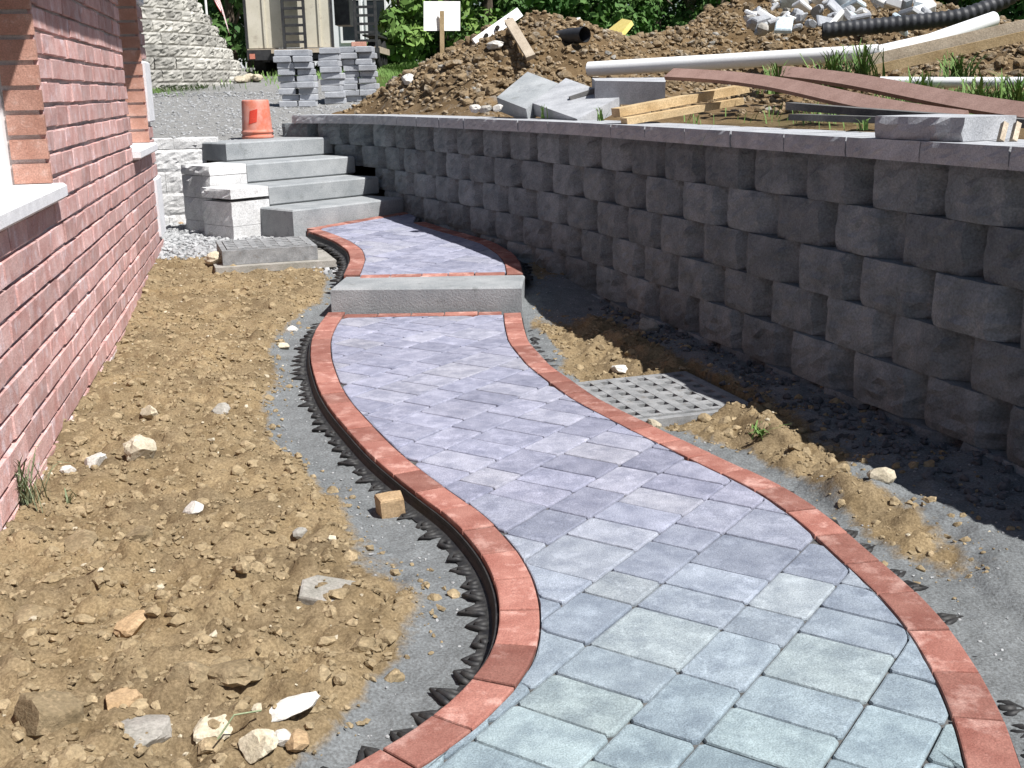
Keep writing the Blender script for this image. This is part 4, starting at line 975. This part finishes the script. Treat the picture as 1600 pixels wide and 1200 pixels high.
# rubble heap: slabs and chunks at the upper right
rub = []
for i in range(80):
    x, y = random.uniform(1170, 1450), 0
    t = (x - 1170) / 280; y = random.uniform(-14, 46 - 6 * t) if t > .15 else random.uniform(22, 48)
    Y = 9.6 + (40 - y) * .035 + random.uniform(-.2, .2); p = at(x, y, Y); s_ = random.uniform(.035, .10)
    big = 'large' if s_ > .07 else 'small'; hue = {'cap': 'light grey', 'stone_white': 'off-white', 'greyblock': 'bluish grey', 'white': 'bright white', 'slab': 'mid grey', 'bluebag': 'pale blue', 'stone_grey': 'brownish grey'}
    if random.random() < .6:
        v_, f_ = bev_box(s_ * 2.2, s_ * 1.6, s_ * random.uniform(.4, .9), .01); mk = random.choice(['cap', 'stone_white', 'greyblock', 'white', 'slab', 'bluebag']); shp = 'squared block'
    else:
        v_, f_ = rock(s_, .7, ICO1, .3, 8); mk = random.choice(['stone_white', 'cap', 'stone_grey', 'greyblock']); shp = 'broken lump'
    me_ = mesh('rubble_piece', v_, f_, M[mk])
    o = obj('rubble_piece', me_, None, tuple(p), (random.uniform(-.9, .9), random.uniform(-.9, .9), random.uniform(0, 3))); tag(o, f'{big} {hue[mk]} {shp} in the rubble heap behind the white pipe', 'rubble', f'{big} {hue[mk]} {shp}s in the rubble heap')
# earth under the rubble heap so that it rests on something is part of upper_ground (mounds)
for (px, py, Y, n, h, lab) in ((1300, 115, 7.4, 90, .28, 'tall grass tuft growing between white pipe and brown deck boards'), (1215, 125, 6.9, 50, .2, 'grass tuft hanging over the lower brown board'), (1350, 108, 7.2, 90, .3, 'thick grass tuft at the end of the long timbers'), (1440, 140, 6.6, 80, .2, 'grass tuft beside the thin white pipe and timbers'), (1530, 150, 6.3, 90, .2, 'grass tuft above the upper brown board'), (1590, 150, 6.2, 90, .22, 'grass tuft growing at the end of the thin white pipe'), (1500, 108, 6.9, 70, .2, 'grass tuft below the yellow timber'), (940, 178, 7.6, 16, .12, 'small grass tuft by the paler concrete slab'), (848, 175, 8.2, 12, .1, 'small grass sprig at the foot of the grey slab'), (1350, 192, 5.1, 14, .06, 'small grass sprig on the wall top before the planks')):
    p = at(px, py, Y); blades('grass_tuft', (p[0], p[1], p[2] - h * .35), n, h, .06 if n > 40 else .018, 'grassblade', lab, 'grass', .6, .006, group='grass tufts on the terrace')
def terr_at(x, y): return True
mbg = MB()
blades('terrace_grass', (3.3, 7.7, 1.08), 2000, .13, .75, 'grassblade', 'rough green grass covering the terrace', None, .6, .005, 'stuff', zfun=uz_arr)

# ------------------------------------------------------------------ stacked blocks at the head of the drive
def stack(px, Y, label, cols, rows, off, bw_=.215):
    c = at(px, 172, Y); gzv = uzf(c[0], c[1]); t = thing('block_stack', label, 'blocks', (c[0], c[1], gzv), 'stacks of wall blocks at the head of the drive')
    h = .080
    me_ = [mesh('block', *bev_box(bw_, .34, h - .004, .008), M['greyblock']) for _ in range(2)]
    for r in range(rows):
        for k in range(cols):
            if r == rows - 1 and k == cols - 1 and cols > 2: continue
            obj('block', me_[r % 2], t, (c[0] + (k - (cols - 1) / 2) * (bw_ + .012) + random.uniform(-.025, .025) + off * r, c[1] + random.uniform(-.05, .05), gzv - .01 + r * h), (0, 0, random.uniform(-.09, .09)))
stack(470, 15.2, 'tall stack of blue-grey wall blocks nearest the orange bucket', 2, 9, -.006)
stack(525, 15.5, 'narrow middle stack of blue-grey wall blocks, one block wide', 1, 9, -.004, .26)
stack(566, 15.8, 'wide stack of blue-grey wall blocks against the earth mound', 2, 9, -.002)
bp = at(566, 172, 15.8); bp[2] = uzf(bp[0], bp[1]) - .01 + 9 * .080; v_, f_ = bev_box(.2, .1, .06, .005); tag(obj('red_brick', mesh('red_brick', v_, f_, M['jamb']), None, tuple(bp), (0, 0, .2)), 'single red brick lying on the wide block stack', 'brick')

# ------------------------------------------------------------------ trailer with loading ramps
tY = 22.; tc_ = at(515, 122, tY); tg = uzf(tc_[0], tc_[1])
tr = thing('equipment_trailer', 'trailer with beige tailboard and two upright black ladder ramps', 'trailer', (tc_[0], tY, tg))
def tb(name, mt, bxs, smooth=False, parent=None):
    mb = MB(); [mb.box(*b) for b in bxs]; o = mb.build(name, M[mt], parent or tr); o.location = (0, 0, 0); return o
X = lambda px: (px - 800) / F_PX * tY * 1.0 - tc_[0]
Z = lambda py: float(at(515, py, tY)[2]) - tg
x0, x1 = X(414), X(612)
tb('deck', 'greywood', [(x0, x1, 0, 5, Z(84), Z(74))])
tb('chassis', 'steel', [(x0 + .25, x0 + .4, .1, 5.2, Z(95), Z(84) - .01), (x1 - .4, x1 - .25, .1, 5.2, Z(95), Z(84) - .01), (x0, x1, -.06, -.005, Z(92), Z(76))])
tb('tailboard', 'beige', [(X(416), X(540), .05, .12, Z(73), Z(-60))])
tb('side_post', 'steel', [(X(412), X(416) - .003, .03, .14, Z(74), Z(-60))]); tb('side_post', 'steel', [(X(540) + .003, X(543), .03, .14, Z(74), Z(-60))])
tb('toolbox', 'steel', [(X(543) + .01, X(566), .3, .9, Z(38), Z(-40))])
for (a, b, name) in ((470, 505, 'ramp'), (577, 611, 'ramp')):
    o = tb(name, 'steel', [(X(a), X(a) + .05, -.13, -.07, Z(84), Z(-90)), (X(b) - .05, X(b), -.13, -.07, Z(84), Z(-90))])
    for k in range(15): tb('rung', 'steel', [(X(a) + .05, X(b) - .05, -.125, -.075, Z(80) + k * .15, Z(80) + k * .15 + .045)], parent=o)
for xx in (X(427), X(600)):
    v, f = [], []
    prof = [(.10, -.11), (.31, -.11), (.33, -.08), (.33, .08), (.31, .11), (.10, .11)]; n = 28
    for (r, w) in prof:
        for j in range(n): a = 6.2832 * j / n; v.append((w, r * math.cos(a), r * math.sin(a)))
    for k in range(5):
        for j in range(n): f.append((k * n + j, k * n + (j + 1) % n, (k + 1) * n + (j + 1) % n, (k + 1) * n + j))
    for yy in (.55, 1.45):
        wh = obj('wheel', mesh('wheel', v, f, M['tyre'], True), tr); wh.location = (xx, yy, .33)
        rm = MB(); rm.tube([(-.06, 0, 0), (.06, 0, 0)], .19, 18); rm.build('rim', M['white'], wh).location = (0, 0, 0)
for xx in (X(414), X(586)): tb('mudguard', 'steel', [(xx, xx + .3, .1, 2., .69, .72)])
for px_ in (440, 522): tb('panel_rib', 'beige', [(X(px_), X(px_) + .04, .02, .048, Z(73), Z(-60))])
tb('bumper', 'greywood', [(X(452), X(540), -.16, -.065, Z(82), Z(76))])
tb('tail_lamp', 'orange', [(x0 + .05, x0 + .15, -.075, -.061, Z(90), Z(82))])

# ------------------------------------------------------------------ tall battered block wall by the drive
bw = thing('block_wall', 'tall curved battered wall of weathered split-face blocks beside the gravel drive', 'wall', (-7.0, 17.5, 1.2))
cxw, cyw = -8.6, 21.0; Rb = 4.05
TB = [face_block(.44, .199, .3, 200 + s, M['tan_block'], ch=.085, rough=.013, nx=9, nz=7, rnd=.02) for s in range(8)]
for row in range(13):
    R_ = Rb - row * .115; n = int(2.6 / (.455 / R_)); zb = 1.12 + row * .2
    for k in range(n):
        a = math.radians(-128) + (k + (.5 if row % 2 else 0)) * .455 / R_
        ca, sa = math.cos(a), math.sin(a)
        obj('block', TB[random.randrange(8)], bw, (cxw + R_ * ca, cyw + R_ * sa, zb + .0), (0, 0, a + math.pi / 2))
fillm = MB(); fillm.tube([(cxw, cyw, 1.0), (cxw, cyw, 1.12 + 13 * .2)], [Rb - .12, Rb - 13 * .115 - .15], 48); fillm.build('backfill', M['mound'], bw)

# ------------------------------------------------------------------ flag, far house, trees
fl_b = at(331, 118, 21.5); flag = thing('flag', 'striped red, white and blue flag hanging from a pole beyond the tall block wall', 'flag', (fl_b[0], 21.5, 1.6))
pm = MB(); pm.tube([(0, 0, 0), (0, 0, 4.2)], .022, 8); o = pm.build('pole', M['white'], flag); o.location = (0, 0, 0)
fm = MB(); nu, nv = 26, 20
for j in range(nv + 1):
    for i in range(nu + 1):
        s, d_ = i / nu, j / nv                           # along the fly, down the hoist
        fx_ = .03 + .42 * s ** .8 * (.55 + .45 * d_) ; fz = 2.35 - .75 * d_ - s * 1.05 * (1 - .18 * d_) + .0; fm.v.append((fx_ * .95, .09 * math.sin(s * 9 + d_ * 2) * (.3 + s), fz))
for j in range(nv):
    for i in range(nu):
        a = j * (nu + 1) + i; fm.f.append((a, a + 1, a + nu + 2, a + nu + 1)); st_ = int(j / nv * 13)
        fm.m.append(2 if (i < nu * .4 and st_ < 7) else (0 if st_ % 2 == 0 else 1))
o = fm.build('cloth', [M['redcloth'], M['whitecloth'], M['bluecloth']], flag, True); o.location = (0, 0, 0)

hY = 37.; hc = at(565, 90, hY); hz = uzf(hc[0], hc[1])
fh = thing('far_house', 'white-sided house with dark windows seen beyond the trailer', 'house', (hc[0], hY, hz))
def hb_(name, mt, bxs, parent=None):
    mb = MB(); [mb.box(*b) for b in bxs]; o = mb.build(name, M[mt], parent or fh); o.location = (0, 0, 0); return o
hb_('wall', 'siding', [(-4, 3, 0, 6, 0, 5)])
rm_ = MB(); rm_.add([(-4.3, -.4, 5), (3.3, -.4, 5), (3.3, 3, 7.2), (-4.3, 3, 7.2), (3.3, 6.4, 5), (-4.3, 6.4, 5)], [(0, 1, 2, 3), (3, 2, 4, 5), (0, 3, 5), (1, 4, 2), (0, 5, 4, 1)]); o = rm_.build('roof', M['shingle'], fh); o.location = (0, 0, 0)
for wx in (-3.2, -1.75, -.55, .25, 1.4):
    o = hb_('window', 'glass', [(wx, wx + .55, -.03, -.005, 1.0, 2.2)]); hb_('frame', 'white', [(wx - .07, wx, -.05, -.002, .93, 2.27), (wx + .55, wx + .62, -.05, -.002, .93, 2.27), (wx, wx + .55, -.05, -.002, 2.2, 2.27), (wx, wx + .55, -.05, -.002, .93, 1.0)], o)
hb_('door', 'bluecloth', [(2.1, 2.9, -.03, -.004, 0, 2.05)])

def tree(loc, h, rad, n, mt, label, group, low_=.0, leaf=.13, squash=1.):
    t = thing('tree', label, 'tree', loc, group)
    tm = MB(); rs = rad * .06 + .05
    tp = np.array([random.uniform(-.2, .2), random.uniform(-.2, .2), h * .75]); tm.tube([(0, 0, -.2), tuple(tp * .5 + np.array([.05, 0, 0])), tuple(tp)], [rs, rs * .7, rs * .25], 8)
    cl = []
    for _ in range(26):
        a = random.uniform(0, 6.283); zz = random.uniform(low_, 1) ; prof = (math.sin(math.pi * min(1, (zz * .82 + .18))) ** .6); r = rad * prof * random.uniform(.35, 1.)
        cl.append((r * math.cos(a), r * math.sin(a) * squash, h * (.06 + .9 * zz), rad * random.uniform(.22, .42)))
    for c in cl[:9]: tm.tube([(0, 0, max(.3, c[2] * .55)), (c[0] * .6, c[1] * .6, c[2] * .85), c[:3]], [rs * .45, rs * .25, rs * .08], 5)
    o = tm.build('trunk', M['bark'], t); o.location = (0, 0, 0)
    V = []
    idx = rng.integers(0, len(cl), n); cl_ = np.array(cl)[idx]
    d = rng.normal(size=(n, 3)); d /= np.linalg.norm(d, axis=1, keepdims=True); rr = cl_[:, 3] * rng.uniform(.55, 1.12, n)
    P = cl_[:, :3] + d * rr[:, None] * np.array([1, 1, .85]); P[:, 2] = np.maximum(P[:, 2], .03)
    nrm = d + rng.normal(0, .55, (n, 3)) + np.array([0, 0, .3]); nrm /= np.linalg.norm(nrm, axis=1, keepdims=True)
    a = np.cross(nrm, rng.normal(size=(n, 3))); a /= np.linalg.norm(a, axis=1, keepdims=True); b = np.cross(nrm, a)
    s = leaf * rng.uniform(.5, 1.2, (n, 1)); q = np.stack([P - a * s, P - b * s * .45, P + a * s, P + b * s * .45], 1).reshape(-1, 3).astype(np.float32)
    me_ = bpy.data.meshes.new('crown'); me_.vertices.add(len(q)); me_.vertices.foreach_set('co', q.ravel()); me_.loops.add(len(q)); me_.loops.foreach_set('vertex_index', np.arange(len(q), dtype=np.int32))
    me_.polygons.add(n); me_.polygons.foreach_set('loop_start', np.arange(0, len(q), 4, dtype=np.int32)); me_.update(calc_edges=True); me_.materials.append(M[mt])
    o = obj('crown', me_, t); o.location = (0, 0, 0)
TREES = [(365, 27, 4.6, 1.3, 'leaf', 'dark leafy tree beside the flag'), (395, 31, 6, 1.7, 'leaf', 'dark tree behind the beige tailboard of the trailer'), (640, 30, 6, 1.6, 'leaf_light', 'light green bushy tree right of the trailer ramps'), (625, 24.5, 2.6, .75, 'leaf_light', 'young light green shrub beside the trailer ramp'), (690, 27, 5.2, 1.6, 'leaf_light', 'light green bushy tree behind the large sign'),
         (765, 28, 5.6, 1.8, 'leaf', 'dark green tree behind the perforated board'), (850, 30, 6, 2.0, 'leaf', 'dark green tree behind the small tilted sign'), (930, 29, 5.4, 1.8, 'leaf', 'very dense dark tree beyond the yellow foam piece'), (1020, 31, 6, 2.1, 'leaf', 'dark tree beyond the high end of the mound'), (1120, 32, 6, 2.1, 'leaf_light', 'light tree beyond the gap left of the rubble heap'), (1230, 33, 6, 2.2, 'leaf', 'dark tree behind the rubble heap'), (1350, 31, 6, 2.2, 'leaf', 'dark tree beyond the right end of the rubble heap'), (1480, 29, 6, 2.2, 'leaf_light', 'light green tree above the black corrugated pipe'), (1600, 27, 6, 2.2, 'leaf', 'dark tree beyond the long timbers'), (1730, 26, 6, 2.2, 'leaf_light', 'light tree standing beside the dark tree beyond the timbers'), (1880, 25, 6.5, 2.3, 'leaf', 'dark tree at the far corner of the lawn beyond the timbers')]
for (px, Y, h, rad, mt, lab) in TREES:
    p = at(px, 100, Y); tree((p[0], p[1], uzf(p[0], p[1]) - .1), h, rad, 6500 if rad > 1 else 2500, mt, lab, 'trees behind the building site')
for i in range(13):                                      # farther row
    px = 250 + i * 118; Y = 44 + (i % 3) * 2; p = at(px, 100, Y)
    tree((p[0], p[1], uzf(p[0], p[1]) - .1), 9, 3.0, 6000, 'leaf', 'tall dark far tree standing behind ' + ['the tall block wall', 'the hanging flag', 'the beige tailboard', 'the trailer ramp', 'the large white sign', 'the perforated board', 'the small tilted sign', 'the yellow foam piece', 'the mound top', 'the rubble heap', 'the corrugated pipe', 'the slanting white pipe', 'the long timbers'][i], 'far row of trees', 0, .22)
bl = at(600, 108, 21)
blades('verge_grass', (-5.75, 18.6, 1.4), 2500, .10, .55, 'grassblade', 'green grass verge at the foot of the tall block wall', None, .6, .012, 'stuff', zfun=uz_arr)
blades('lawn_grass', (-2.4, 22.5, 1.6), 4500, .12, 1.6, 'grassblade', 'green lawn grass beyond the drive', None, .5, .012, 'stuff', zfun=uz_arr)
p = at(385, 104, 20.5)
for k in range(6):
    v_, f_ = rock(random.uniform(.06, .13), .6, ICO1, .3, 8); q = at(375 + k * 6 + random.uniform(-3, 3), 103 + random.uniform(-3, 5), 20.5 + random.uniform(-.3, .3)); o = obj('stone', mesh('stone', v_, f_, M['stone_pale']), None, (q[0], q[1], uzf(q[0], q[1]) + .05)); tag(o, 'pale stone in the small heap on grass by the tall block wall', 'stone', 'stone heap on the grass')
scene.cycles.samples = 128
